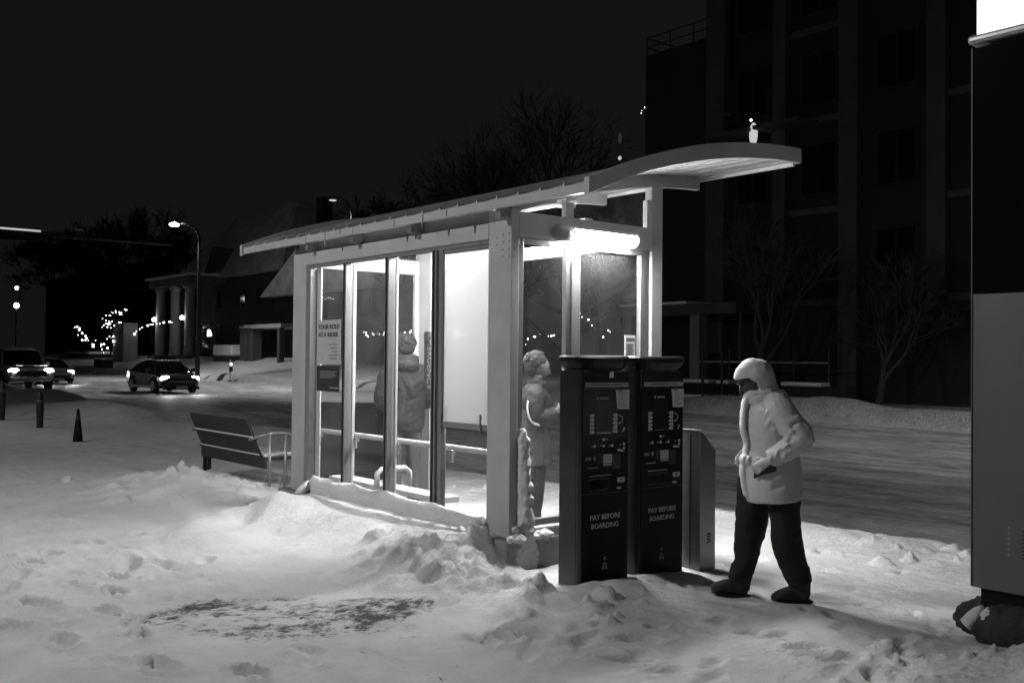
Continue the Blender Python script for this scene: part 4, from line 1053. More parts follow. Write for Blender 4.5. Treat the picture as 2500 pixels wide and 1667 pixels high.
# ------------------------------------------------------------------ apartment block at right
ap = thing('apartment_block', 'dark tall apartment block with pale pilasters and a railed roof terrace', 'building', (34, 0, 0))
MB().box(0, 14, 4, 28.4, -.5, 23).build('wall', M['brick'], ap)
MB().box(.5, 14, 28.45, 32.8, -.5, 16.1).build('terrace_wing', M['brick'], ap)
for z in (16.5, 16.95):
    MB().box(.5, .55, 28.45, 32.8, z-.03, z+.03).box(.5, 6, 32.75, 32.8, z-.03, z+.03).build('terrace_rail', M['polegrey'], ap)
for y in (28.6, 29.9, 31.3, 32.75): MB().box(.5, .56, y-.03, y+.03, 16.1, 17).build('rail_post', M['polegrey'], ap)
for y0, y1, z0, z1 in ((21.05, 21.85, 0, 23), (17.6, 18.3, 4.0, 23), (27.4, 28.4, 2, 23), (24.3, 24.9, 4.4, 23), (13.5, 14.2, 4, 23), (9.5, 10.2, 4, 23)):
    MB().box(-.35, -.004, y0, y1, z0, z1).build('pilaster', M['pilaster'], ap)
for z in (4.0, 7.6, 11.2, 14.8, 18.4):
    MB().box(-.16, -.003, 4, 17.6, z-.14, z+.12).build('band', M['pilaster'], ap)
    MB().box(-.16, -.003, 21.85, 24.3, z-.14, z+.12).build('band', M['pilaster'], ap)
for k, z in enumerate((4.6, 8.2, 11.8, 15.4, 19)):
    for y in (6.5, 11.8, 15.9, 19.6, 22.9, 26.1):
        if z < 5 and y > 20: continue
        w = MB().box(-.08, -.002, y-.85, y+.85, z, z+2.1).build('window', mat('sash', .07, .7) if k+y == 6.5 else M['brick'], ap)
        MB().box(-.10, -.081, y-.75, y-.03, z+.1, z+2.0).build('window_pane', M['darkglass'], w)
        MB().box(-.10, -.081, y+.03, y+.75, z+.1, z+2.0).build('window_pane', M['darkglass'], w)
for y in (24, 26.5): MB().box(-1.4, -.004, y-1.1, y+1.1, 11.0, 11.15).build('balcony', M['pilaster'], ap)
# lit oval wall light half hidden by branches, small ones beside it
sc1 = thing('wall_light', 'tall oval lit wall light glowing behind bare branches above the roof tip', 'wall light', (33.0, 25.35, 10.9))
MB().ball((0, 0, 0), (.12, .2, .48), 14, 10).build('diffuser', M['sconce'], sc1, smooth=True)
MB().ball((0, .12, .60), .04, 8, 6).build('cap_light', M['porch'], sc1)
MB().box(.1, 1.0, -.05, .05, -.1, .1).build('bracket', M['pole'], sc1)
sc2 = thing('wall_light', 'faint wall light seen through twigs above the middle of the shelter roof', 'wall light', (33.6, 33.6, 11.3))
MB().ball((0, 0, .9), (.06, .10, .26), 10, 8).build('diffuser', emis('ghost_glow', .03, False), sc2, smooth=True)  # faint ghost image of the light below, added as a glowing ball
MB().ball((0, 0, -.05), (.07, .10, .10), 10, 8).build('diffuser', M['sconce'], sc2, smooth=True)
MB().box(.06, .4, -.02, .02, -.1, -.06).build('bracket', M['pole'], sc2)
# pergola over the ground floor entrance
pg = thing('entrance_canopy', 'flat entrance canopy on a square column with snow on its edge', 'canopy', (32, 0, 0))
MB().box(-.5, 1.9, 25.0, 31.6, 3.55, 4.0).build('canopy_slab', M['pilaster'], pg); MB().box(-.5, 1.9, 27.6, 31.6, 4.0, 4.13).build('snow_edge', M['snow'], pg, .04)
for y in (27.2, 31.1): MB().box(-.4, .1, y-.25, y+.25, -.2, 3.55).build('column', mat('canopy_column', .20, .8), pg)
MB().box(-.3, -.2, 24.9, 25.0, 0, 3.6).build('column', M['pilaster'], pg)
for z, y0, y1, nm in ((1.62, 20.8, 26.9, 'railing'),):
    rl = thing('railing', 'thin metal railing with snow along its top before the apartment block', 'railing', (31.5, 0, 0))
    MB().box(-.02, .02, y0, y1, z-.03, z+.03).build('top_rail', M['alu'], rl)
    for y in np.arange(y0, y1+.1, 1.5): MB().box(-.025, .025, y-.02, y+.02, 0, z+.5).build('rail_post', M['polegrey'], rl)
pw = thing('planter_wall', 'low dark planter wall topped with snow behind the walking person', 'wall', (30.8, 0, 0))
MB().box(-.2, .3, 19.5, 27.5, -.2, .78).build('wall', M['brick'], pw)
for y0, y1 in ((20.5, 22.2), (22.8, 23.9), (24.6, 25.2), (25.6, 27.4)): MB().box(-.24, .34, y0, y1, .78, .92).build('snow_cap', M['snow'], pw, .03)
ks = thing('edging_wall', 'long low kerb wall with a snow edge across the street', 'wall', (29.6, 0, 0))
MB().box(-.15, .15, 21.5, 30, -.2, .22).build('wall', M['brick'], ks); MB().box(-.18, .18, 22.5, 30, .22, .36).build('snow_cap', M['snow'], ks, .03)
for k, (y, z1) in enumerate(((24.2, 2.4), (23.3, 2.2))):
    s_ = thing('sapling_stake', ('slim dark sapling stake nearer the canopy column' if k == 0 else 'slim dark sapling stake beside the walking person'), 'post', (28.6, y, 0), 0, 'stakes across the street')
    MB().tube([(0, 0, -.2), (.01, .02, 1.2), (0, .03, z1)], [.05, .045, .03], 8).build('stake', M['bark'], s_, smooth=True)

# ------------------------------------------------------------------ trees
def tree(name, label, loc, H, spread, seed, levels=5, trunk=.2, bark='bark', vase=False, group=None, droop=0., rmin=.006, nsplit=3):
    rr = random.Random(seed)
    t = thing(name, label, 'tree', loc, 0, group)
    tk = MB(); cr = MB()
    def grow(p, d, l, r, lev):
        n = 3; pts = [p]; q = p.copy(); dd = d.copy()
        for i in range(n):
            dd = (dd+Vector((rr.gauss(0, .16), rr.gauss(0, .16), rr.gauss(.03, .10)-droop*(lev > 2)))).normalized()
            q = q+dd*(l/n); pts.append(q.copy())
        r1 = r*.62
        rd = [r+(r1-r)*i/n for i in range(n+1)]
        rd = [max(x, rmin) for x in rd]
        (tk if lev < 2 else cr).tube(pts, rd, 6 if lev < 2 else 3, caps=False)
        if lev >= levels: return
        k = nsplit if lev else (5 if vase else 3)
        for i in range(k):
            w = rr.uniform(0, 6.28) if lev else 6.28*i/k+rr.uniform(-.3, .3)
            sp = spread*rr.uniform(.6, 1.25)*(1.25 if lev == 0 and not vase else 1)
            ax = dd.orthogonal().normalized(); ax.rotate(Matrix.Rotation(w, 3, dd))
            nd = (dd*math.cos(sp)+ax*math.sin(sp)).normalized()
            at = pts[-1] if i < 2 else pts[rr.choice((2, 3))]
            grow(at.copy(), nd, l*rr.uniform(.62, .86), r1*rr.uniform(.65, .95), lev+1)
    grow(Vector((0, 0, -.3)), Vector((rr.gauss(0, .04), rr.gauss(0, .04), 1)), H*(.16 if vase else .26), trunk, 0)
    tk.build('trunk', M[bark], t, smooth=True)
    c = cr.build('crown', M[bark], t); return t
TG = 'bare trees across the street'
tree('bare_tree', 'vase shaped bare tree rising right of the shelter roof tip', (29.6, 22.6, .2), 13, .40, 11, 6, .20, 'bark', True, TG, 0, .012, 3)
tree('bare_tree', 'slender bare tree in front of the apartment pilasters', (31.0, 18.6, .2), 10, .45, 23, 6, .15, 'bark', True, TG, 0, .010, 3)
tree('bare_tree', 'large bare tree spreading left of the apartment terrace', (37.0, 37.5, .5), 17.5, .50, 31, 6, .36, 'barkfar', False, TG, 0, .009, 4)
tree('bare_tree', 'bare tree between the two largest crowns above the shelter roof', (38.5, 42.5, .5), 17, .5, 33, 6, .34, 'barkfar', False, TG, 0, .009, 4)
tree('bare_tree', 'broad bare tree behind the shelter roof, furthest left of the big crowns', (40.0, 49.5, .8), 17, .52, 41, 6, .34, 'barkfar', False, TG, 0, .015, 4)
tree('bare_tree', 'low leafy looking bare tree seen through the end window of the shelter', (30.5, 33.5, .2), 9, .55, 47, 6, .18, 'bark', False, TG)
tree('bare_tree', 'twiggy bare tree seen through the long shelter windows', (31, 44, .2), 10, .55, 53, 6, .2, 'bark', False, TG)
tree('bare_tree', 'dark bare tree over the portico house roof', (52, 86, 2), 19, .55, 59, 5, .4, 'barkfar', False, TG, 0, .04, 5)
dh = thing('dark_house', 'unlit black house far off behind the lit tree at the left edge', 'house', (42, 112, 1.0))
MB().box(0, 14, 0, 26, -1, 8.5).build('wall', M['barkfar'], dh)
MB().add([(-1, -1, 8.5), (15, -1, 8.5), (15, 27, 8.5), (-1, 27, 8.5), (7, 5, 13), (7, 21, 13)], [(0,3,2,1),(0,1,4),(1,2,5,4),(2,3,5),(3,0,4,5)]).build('roof', M['barkfar'], dh)
for y in (4, 9, 15, 21): MB().box(-.05, -.003, y, y+1.4, 2, 4).build('window', M['darkglass'], dh)
dh2 = thing('dark_house', 'long unlit black building low at the left frame edge', 'house', (50, 134, 2))
MB().box(0, 14, 0, 70, -1, 13).build('wall', M['barkfar'], dh2); MB().box(-.6, 14.6, -.6, 70.6, 13, 13.5).build('roof', M['barkfar'], dh2)
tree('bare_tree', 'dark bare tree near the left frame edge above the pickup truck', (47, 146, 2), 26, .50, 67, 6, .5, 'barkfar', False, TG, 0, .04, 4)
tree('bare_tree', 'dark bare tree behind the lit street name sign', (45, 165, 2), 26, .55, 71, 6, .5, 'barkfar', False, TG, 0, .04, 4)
ct = tree('decorated_tree', 'small tree by the portico wrapped in tiny white lights', (32.6, 107, 1.2), 6.2, .55, 77, 5, .12, 'barkfar', False, None)
# bulbs: one mesh, many parts
bm_ = MB().ball((0, 0, 0), 1, 6, 4).mesh('bulb', M['bulb'])
def bulb(parent, p, r):
    o = bpy.data.objects.new('bulb', bm_); COL.objects.link(o); o.parent = parent; o.location = p; o.scale = (r, r, r)
def strand(label, pts, n, r, jitter=.05, seed=1, wire=.012, group='strings of white lights'):
    rr = random.Random(seed)
    t = thing('light_string', label, 'string lights', pts[0], 0, group)
    base = Vector(pts[0]); P = [Vector(p)-base for p in pts]
    P2, _ = spline(P, [(1, 1)]*len(P), 6)
    MB().tube(P2, wire, 4).build('wire', M['pole'], t)
    cum = [0]
    for a, b in zip(P2[:-1], P2[1:]): cum.append(cum[-1]+(b-a).length)
    for i in range(n):
        d = cum[-1]*(i+.5)/n
        k = max(j for j in range(len(P2)-1) if cum[j] <= d)
        q = P2[k].lerp(P2[k+1], (d-cum[k])/max(1e-6, cum[k+1]-cum[k]))
        bulb(t, q+Vector((rr.gauss(0, jitter), rr.gauss(0, jitter), rr.gauss(0, jitter))), r*.55*rr.choice((.5, .7, 1, 1.25)))
    return t
X3 = 32.4
strand('drooping string of lights left of the decorated tree', [(X3, 119.5, 5.0), (X3, 116.5, 3.9), (X3, 113.2, 3.1), (X3, 109.5, 2.5), (X3, 106.5, 2.1)], 26, .12, .22, 3)
strand('string of lights through the upper branches of the decorated tree', [(X3, 108.8, 5.5), (X3, 105.6, 5.9), (X3, 103.4, 5.8), (X3, 101.0, 6.1)], 18, .075, .12, 5)
strand('tangled lights in the middle of the decorated tree', [(X3, 109, 4.6), (X3, 106.4, 4.9), (X3, 104.4, 4.4), (X3, 103.0, 4.2), (X3, 102.2, 5.2)], 20, .12, .30, 7)
strand('short string of lights hanging down the pale entrance pier', [(X3-1, 101.8, 4.7), (X3-1, 101.9, 3.3), (X3-1, 101.9, 2.2), (X3-1, 102.0, 1.4)], 7, .13, .06, 9)
strand('string of lights looped between the portico columns', [(X3, 102.5, 3.4), (X3, 99.5, 3.7), (X3, 96.2, 4.4), (X3, 93.8, 4.6), (X3, 90.5, 4.6), (X3, 88.6, 4.6)], 15, .12, .08, 11)
strand('faint lights low in the branches beside the tree trunk', [(X3, 107.5, 3.4), (X3, 105.4, 3.3), (X3, 103.6, 2.6)], 12, .06, .1, 13)
strand('string of lights seen through the middle panes of the shelter', [(30, 52.3, 3.25), (30, 50.8, 3.0), (30, 49.2, 2.95), (30, 47.4, 3.0), (30, 44.5, 2.9)], 26, .05, .10, 15)
strand('string of lights seen through the first pane above the poster', [(30, 59.5, 4.2), (30, 58.2, 5.0), (30, 56.6, 5.4), (30, 54.6, 5.2)], 16, .025, .05, 17)
strand('string of lights seen through the narrow end window', [(30, 37.2, 2.35), (30, 36.2, 2.5), (30, 35.2, 2.75), (30, 33.9, 2.8)], 12, .042, .07, 19)
strand('sparse lights seen through the wide end window', [(30, 32.5, 3.9), (30, 31.9, 3.4), (30, 31.2, 2.95), (30, 30.2, 3.0)], 7, .042, .10, 21)
strand('tiny cluster of lights high in the tree above the shelter roof', [(30, 29.0, 11.9), (30, 28.7, 12.0), (30, 28.4, 12.05)], 4, .02, .05, 23)

# ------------------------------------------------------------------ people
def cloth(mb, name, m, parent, voxel=.012, it=4, disp=.0, dscale=.12, seed=0, folds=(), crease=0.):
    """fuse the swept shapes into one skin, then press folds into it"""
    o = mb.build(name, m, parent, smooth=True)
    r = o.modifiers.new('remesh', 'REMESH'); r.mode = 'VOXEL'; r.voxel_size = voxel; r.use_smooth_shade = True
    s = o.modifiers.new('smooth', 'SMOOTH'); s.iterations = it; s.factor = .6
    bpy.context.view_layer.update()
    me = bpy.data.meshes.new_from_object(o.evaluated_get(bpy.context.evaluated_depsgraph_get()))
    o.modifiers.clear(); o.data = me; me.name = name
    n = len(me.vertices); co = np.empty(n*3, np.float32); me.vertices.foreach_get('co', co); co = co.reshape(-1, 3).astype(float)
    no = np.array([v.normal[:] for v in me.vertices]); d = np.zeros(n)
    if disp:
        q = 1/dscale
        d += disp*.55*fbm(co[:, 0]*1.0+co[:, 1]*.6, co[:, 2]*.7+co[:, 1]*.5, q, 3, seed+3)
    if crease:   # long slack wrinkles, sharper on their crests
        w = fbm(co[:, 0]*.8+co[:, 1]*.8+co[:, 2]*.35, co[:, 2]*.9-co[:, 0]*.5, 9, 3, seed+8, .55)
        d += crease*(1-2.6*np.abs(w))
    for pts, amp, wd in folds:
        P = [Vector(p) for p in pts]; P, _ = spline(P, [(1, 1)]*len(P), 4) if len(P) > 2 else (P, 0)
        best = np.full(n, 9.); tt = np.zeros(n)
        for k in range(len(P)-1):
            A = np.array(P[k]); B = np.array(P[k+1])-A
            t = np.clip(((co-A)@B)/(B@B), 0, 1); dd = np.linalg.norm(co-A-t[:, None]*B, axis=1)
            u = dd < best; best[u] = dd[u]; tt[u] = (k+t[u])/(len(P)-1)
        d += amp*np.exp(-(best/wd)**2)*np.sin(np.pi*np.clip(tt, .02, .98))**.6
    co += no*d[:, None]
    me.vertices.foreach_set('co', co.astype(np.float32).ravel())
    for p in me.polygons: p.use_smooth = True
    me.update()
    return o
def fingers(mb, wrist, d, up, side, curl=.9, s=1.0):
    """palm and five fingers; d along the hand, up = back of hand, side towards the thumb"""
    d, up, side = Vector(d).normalized(), Vector(up).normalized(), Vector(side).normalized()
    w = Vector(wrist)
    mb.tube([w-d*.02, w+d*.03*s, w+d*.075*s, w+d*.092*s], [(.018, .026), (.016, .036), (.015, .040), (.010, .036)], 10, ref=side)
    for k, (off, l) in enumerate(((.030, .066), (.010, .074), (-.011, .068), (-.030, .052))):
        p = w+d*.085*s+side*off*s; a = d.copy(); pts = [p-d*.02]; q = p
        for j in range(3):
            a = (a-up*curl*(.45+.25*j)).normalized(); q = q+a*l*s*(.45, .32, .26)[j]; pts.append(q.copy())
        mb.tube(pts, [.0095, .009, .0085, .0065], 8)
    p = w+d*.03*s+side*.036*s
    a1 = (d*.6+side*.75-up*.35).normalized(); a2 = (d*.85+side*.1-up*.5).normalized()
    mb.tube([p-side*.015, p+a1*.035*s, p+a1*.035*s+a2*.032*s], [.012, .011, .008], 8)

def face(parent, c, f, m, s=1.0, k=1.0):
    """nose, mouth, brow, ears and eyes on a head at c looking along f"""
    c = Vector(c); f = Vector(f).normalized(); l = Vector((0, 1, 0)); u = f.cross(l).normalized()
    mb = MB(); mb.tube([c+f*.074*k+u*.038, c+f*.092*k+u*.012, c+f*.106*k-u*.012, c+f*.078*k-u*.024], [.008, .012, .015, .010], 8)
    mb.build('nose', m, parent, smooth=True)
    for sgn in (-1, 1):
        MB().ball(c+f*.072*k+u*.034+l*sgn*.030, .010, 10, 6).build('eye', M['ink'], parent, smooth=True)
        MB().tube([c+f*.078*k+u*.050+l*sgn*.012, c+f*.080*k+u*.055+l*sgn*.03, c+f*.066*k+u*.05+l*sgn*.046], .005, 6).build('eyebrow', M['hair'], parent, smooth=True)
        MB().ball(c+l*sgn*.076+u*.01-f*.01, (.022, .010, .032), 10, 6).build('ear', m, parent, smooth=True)
    MB().tube([c+f*.066*k-u*.052+l*.024, c+f*.080*k-u*.050, c+f*.066*k-u*.052-l*.024], .006, 6).build('mouth', M['skin_dark'], parent, smooth=True)

# --- walking person in the pale hooded coat (local +x is the way they walk, +y their left)
pc = thing('person', 'person in a pale hooded coat and black trousers walking head down past the ticket machines', 'person', (1.80*.778+7.07*.628, -1.80*.628+7.07*.778, -.005), R(143), 'people at the bus stop')
bd = MB()
bd.tube([(.07, 0, 1.36), (.075, 0, 1.44), (.085, 0, 1.50)], [(.06, .055), (.05, .05), (.055, .05)], 12)
bd.tube([(.045, 0, 1.62), (.07, 0, 1.585), (.105, 0, 1.53), (.12, 0, 1.48), (.118, 0, 1.455)], [(.05, .05), (.088, .075), (.092, .075), (.062, .058), (.03, .035)], 14, smooth=4)
bd.tube([(-.02, 0, .80), (-.03, 0, 1.0), (-.02, 0, 1.2), (-.01, 0, 1.36)], [(.10, .15), (.09, .13), (.11, .16), (.08, .14)], 14)
bd.tube([(.05, -.07, .85), (.074, -.09, .53), (.145, -.09, .15)], [.075, .055, .04], 10)
bd.tube([(-.1, .07, .85), (-.125, .09, .5), (-.23, .09, .15)], [.075, .055, .04], 10)
bd.tube([(-.06, .18, 1.36), (-.14, .27, 1.17), (.025, .25, 1.01)], [.05, .042, .03], 10)
bd.tube([(-.04, -.18, 1.36), (-.12, -.26, 1.14), (.08, -.2, 1.0)], [.05, .042, .03], 10)
gv = MB(); gv2 = MB()
fingers(gv, (.035, .235, 1.008), (.80, -.15, -.55), (.45, .75, .45), (.35, -.55, .6), 1.0, 1.0)
fingers(gv2, (.08, -.2, 1.0), (.8, .3, -.4), (.4, -.8, .4), (.3, .3, .8), .9, .9)
body = cloth(bd, 'body', M['skin_dark'], pc, .0065, 2)
for g_ in (gv, gv2): cloth(g_, 'glove', M['lgrey'], pc, .005, 2)
face(pc, (.095, 0, 1.525), (.78, 0, -.62), M['skin_dark'], 1, 1.05)
coat = MB()
coat.tube([(-.064, 0, .708), (-.062, 0, .725), (-.05, 0, .78), (-.048, 0, .90), (-.045, 0, 1.03), (-.035, 0, 1.12), (-.02, 0, 1.22), (-.03, 0, 1.33), (-.025, 0, 1.40), (-.005, 0, 1.45), (.0, 0, 1.50), (.012, 0, 1.56)],
          [(.182, .238), (.184, .24), (.197, .24), (.205, .23), (.185, .215), (.16, .205), (.16, .215), (.168, .215), (.14, .18), (.10, .13), (.082, .105), (.07, .09)], 26, smooth=4)
for s, e, w_ in ((1, (-.165, .285, 1.16), (.035, .24, 1.012)), (-1, (-.13, -.27, 1.14), (.07, -.21, 1.0))):
    coat.tube([(-.04, s*.10, 1.40), (-.09+.045*(s > 0), s*.19, 1.345), (-.165+.06*(s > 0), s*.245, 1.25), e, ((e[0]+w_[0])/2, (e[1]+w_[1])/2+s*.01, (e[2]+w_[2])/2-.005), w_],
              [(.075, .08), (.098, .10), (.095, .09), (.088, .085), (.074, .072), (.056, .056)], 16, smooth=4)
# placket, collar and hand pocket flap
coat.tube([(.135, .02, 1.435), (.155, .02, 1.39), (.165, .02, 1.3), (.165, .02, 1.2), (.14, .02, 1.11), (.145, .02, 1.04), (.165, .02, .95), (.16, .02, .85), (.135, .02, .73)], [(.018, .045)]*9, 10, smooth=3)
coat.tube([(-.02, -.10, 1.45), (.06, -.095, 1.425), (.12, -.05, 1.425), (.135, 0, 1.425), (.12, .05, 1.425), (.06, .095, 1.425), (-.02, .10, 1.45)], [(.022, .055)]*7, 8, ref=(0, 0, 1), smooth=3)
coat.tube([(.13, .10, .99), (.165, .06, .985), (.175, .0, .99)], [(.018, .035), (.022, .04), (.015, .03)], 8, ref=(0, 0, 1))
F_ = []
for k in range(5):     # sleeve creases fanning from the crook of the elbow
    z = 1.30-k*.045
    F_.append(([(-.235+.012*k, .30, z+.015), (-.16+.012*k, .345, z-.01), (-.09+.012*k, .32, z-.045)], .016 if k % 2 == 0 else -.014, .016))
    F_.append(([(-.235+.012*k, .30, z-.008), (-.16+.012*k, .345, z-.032), (-.09+.012*k, .32, z-.066)], -.010, .013))
F_ += [([(-.10, .29, 1.10), (-.07, .31, 1.07), (-.05, .31, 1.03)], .012, .013), ([(-.16, .30, 1.09), (-.12, .33, 1.06), (-.10, .32, 1.02)], .012, .014), ([(-.04, .29, 1.05), (-.02, .29, 1.02), (-.02, .28, .98)], .010, .012),
       ([(-.11, .20, 1.40), (-.07, .235, 1.33), (-.06, .235, 1.26), (-.08, .225, 1.19)], -.022, .018),
       ([(-.05, .21, 1.37), (.0, .21, 1.32), (.05, .20, 1.28)], .014, .02), ([(-.05, .215, 1.30), (.02, .215, 1.24), (.09, .18, 1.22)], .016, .022), ([(-.04, .22, 1.24), (.04, .21, 1.17), (.11, .16, 1.16)], -.014, .02),
       ([(.09, .17, 1.36), (.10, .18, 1.27), (.075, .20, 1.18)], .012, .018), ([(.10, .16, 1.13), (.03, .205, 1.10), (-.05, .215, 1.12)], -.012, .018), ([(-.17, .15, 1.12), (-.07, .21, 1.09), (.02, .21, 1.06)], .012, .018),
       ([(-.16, .16, 1.04), (-.05, .225, .99), (.08, .20, .93), (.12, .16, .86)], .016, .024), ([(-.19, .14, .96), (-.07, .235, .89), (.06, .225, .83)], .014, .024), ([(-.20, .13, .86), (-.08, .235, .82), (.06, .225, .78)], -.012, .02),
       ([(.115, .16, .98), (.10, .19, .88), (.08, .205, .76)], -.012, .02), ([(-.13, .19, .92), (-.15, .19, .82), (-.14, .19, .73)], .010, .025),
       ([(.142, .085, 1.40), (.148, .09, 1.25), (.13, .09, 1.11), (.15, .09, .98), (.15, .10, .80)], -.010, .010), ([(.03, .10, 1.455), (.07, .10, 1.44), (.11, .07, 1.435)], -.010, .012)]
F_ = [([(x+.23*y, y, z) for x, y, z in P], a, w_) for P, a, w_ in F_]
F_ = [(P, a*1.35, w_*.85) for P, a, w_ in F_]
F_ += [([(.14, .10, .755), (.08, .205, .75), (-.06, .245, .748), (-.20, .15, .75)], -.006, .006), ([(-.10, .155, 1.435), (-.03, .20, 1.38), (-.015, .225, 1.30), (-.03, .22, 1.21)], -.007, .007),
       ([(.015, .295, 1.05), (.0, .25, 1.075), (.03, .20, 1.06)], -.006, .006), ([(.10, .085, 1.455), (.0, .125, 1.45), (-.08, .10, 1.47)], -.010, .010)]
cloth(coat, 'coat', M['coat'], pc, .0062, 4, .007, .12, 2, F_, .003)
# pocket opening under the hand
MB().tube([(-.01, .216, .955), (.05, .218, .945), (.10, .190, .915), (.12, .165, .875)], [(.030, .018), (.036, .018), (.03, .016), (.008, .006)], 10, smooth=3).build('pocket_lining', M['ink'], pc, smooth=True)
MB().box(.075, .10, .215, .245, .93, .965).build('zip_pull', M['ink'], pc, .006)
# hood: shell with the face opening cut away
hb = MB(); hc = Vector((.073, 0, 1.566)); nu, nv = 40, 26; vs = []; keep = []
for j in range(nv+1):
    ph = -math.pi/2+math.pi*j/nv
    for i in range(nu):
        th = 2*math.pi*i/nu
        p = Vector((math.cos(ph)*math.cos(th)*.140, math.cos(ph)*math.sin(th)*.128, math.sin(ph)*.138))
        if p.x > 0 and p.z > -.06: p.x *= 1.12
        if p.x > .05: p.z -= .16*(p.x-.05)
        if p.x < 0 and p.z < 0: p.x -= .035*(-p.z/.136)
        if p.z < -.05: p *= 1.0+.35*(-p.z-.05)
        vs.append(hc+p)
fs = []
for j in range(nv):
    for i in range(nu):
        q = (j*nu+i, j*nu+(i+1) % nu, (j+1)*nu+(i+1) % nu, (j+1)*nu+i)
        c = sum((vs[k] for k in q), Vector())/4
        if (c.x-.185)**2+(c.z-1.435)**2 < .125**2 and c.x > .015: continue
        fs.append(q)
hb.add(vs, fs)
hood = hb.build('hood', M['coat'], pc, smooth=True)
so = hood.modifiers.new('thick', 'SOLIDIFY'); so.thickness = .016; so.offset = -1
ss = hood.modifiers.new('sub', 'SUBSURF'); ss.levels = 1; ss.render_levels = 1
tx = bpy.data.textures.new('folds', 'CLOUDS'); tx.noise_scale = .09
dm = hood.modifiers.new('folds', 'DISPLACE'); dm.texture = tx; dm.strength = .022; tx.noise_depth = 1
tr = MB()
tr.tube([(.055, -.07, .86), (.064, -.085, .72), (.074, -.09, .53), (.098, -.09, .36), (.108, -.09, .245), (.145, -.09, .17), (.15, -.09, .12)],
        [(.12, .10), (.115, .105), (.112, .10), (.092, .085), (.078, .075), (.085, .075), (.08, .07)], 18, smooth=4)
tr.tube([(-.11, .07, .86), (-.118, .085, .72), (-.115, .09, .60), (-.13, .09, .44), (-.168, .09, .295), (-.215, .09, .16), (-.225, .09, .13)],
        [(.12, .10), (.105, .105), (.105, .10), (.104, .09), (.098, .08), (.086, .075), (.08, .07)], 18, smooth=4)
tr.tube([(-.03, 0, .70), (-.03, 0, .88)], [(.16, .16), (.17, .17)], 18)
cloth(tr, 'trousers', M['trousers'], pc, .010, 4, .016, .10, 5, [([(.02, -.12, .52), (.09, -.17, .50), (.16, -.12, .53)], .012, .02), ([(-.2, .13, .34), (-.14, .17, .32), (-.08, .13, .35)], .012, .02), ([(-.28, .13, .22), (-.2, .165, .20), (-.13, .13, .22)], .014, .02), ([(.05, -.13, .22), (.13, -.16, .2), (.22, -.12, .22)], .014, .02)], .006)
for nm, ox, oy, tilt in (('boot', .14, -.09, R(-6)), ('boot', -.245, .09, R(2))):
    bt = MB()
    bt.tube([(.01, 0, .24), (.01, 0, .12), (.02, 0, .05)], [(.075, .064), (.078, .058), (.085, .05)], 14)
    bt.tube([(-.045, 0, .045), (.0, 0, .05), (.08, 0, .055), (.16, 0, .045), (.225, 0, .03), (.25, 0, .026)], [(.042, .042), (.052, .048), (.056, .05), (.046, .053), (.032, .045), (.018, .025)], 14, ref=(0, 1, 0), smooth=3)
    b = cloth(bt, nm, M['boots'], pc, .008, 3)
    b.location = (ox, oy, .012); b.rotation_euler = (0, tilt, 0); b.scale = (.88, .95, 1)
    so_ = MB().prism([(-.072, -.04), (.05, -.042), (.16, -.048), (.235, -.03), (.246, 0), (.235, .03), (.16, .048), (.05, .042), (-.072, .04)], 'z', -.010, .006).build('sole', M['rubber'], b, .006)

# --- tall person inside, seen from behind
pa = thing('person', 'person with curly hair in a dark hooded jacket standing inside the shelter, seen from behind', 'person', (6.17, 9.57, .02), R(72), 'people at the bus stop')
b = MB()
b.tube([(.0, 0, 1.5), (.01, 0, 1.62), (.015, 0, 1.70)], [(.07, .07), (.06, .06), (.06, .06)], 12)
b.tube([(-.01, 0, 1.88), (-.005, 0, 1.84), (.02, 0, 1.77), (.035, 0, 1.71), (.04, 0, 1.665)], [(.04, .04), (.09, .075), (.10, .08), (.085, .068), (.04, .04)], 14, smooth=4)
b.tube([(0, 0, .85), (0, 0, 1.1), (0, 0, 1.35), (0, 0, 1.54)], [(.11, .16), (.11, .15), (.12, .18), (.09, .16)], 14)
for s in (-1, 1):
    b.tube([(0, s*.10, .9), (.01, s*.11, .5), (0, s*.12, .08)], [.085, .06, .045], 10)
    b.tube([(0, s*.19, 1.5), (-.02, s*.27, 1.24), (.16, s*.2, 1.1)], [.055, .045, .033], 10)
    fingers(b, (.17, s*.19, 1.1), (.9, -s*.4, .1), (0, s*.5, .8), (.3, -s*.7, .3), .8, 1.0)
cloth(b, 'body', M['skin'], pa, .008, 2)
face(pa, (.025, 0, 1.765), (.95, 0, -.25), M['skin'])
h = MB(); h.ball((-.015, 0, 1.825), (.122, .112, .105), 18, 12); h.ball((-.05, 0, 1.77), (.085, .10, .08), 14, 10)
rr = random.Random(2)
for k in range(130):
    w = rr.uniform(0, 6.28); e = rr.uniform(-.35, 1.5)
    if math.cos(w) > .25 and e < .75: continue
    c = Vector((-.015+.125*math.cos(e)*math.cos(w), .115*math.cos(e)*math.sin(w), 1.825+.105*math.sin(e)))
    h.ball(c, rr.uniform(.010, .019), 6, 4)
cloth(h, 'hair', M['hair'], pa, .008, 3, .010, .03)
j = MB()
j.tube([(-.01, 0, .84), (-.01, 0, .95), (-.005, 0, 1.15), (-.01, 0, 1.35), (-.01, 0, 1.48), (0, 0, 1.56), (.005, 0, 1.61)], [(.17, .22), (.175, .225), (.165, .22), (.165, .235), (.14, .225), (.095, .15), (.07, .085)], 24, smooth=4)
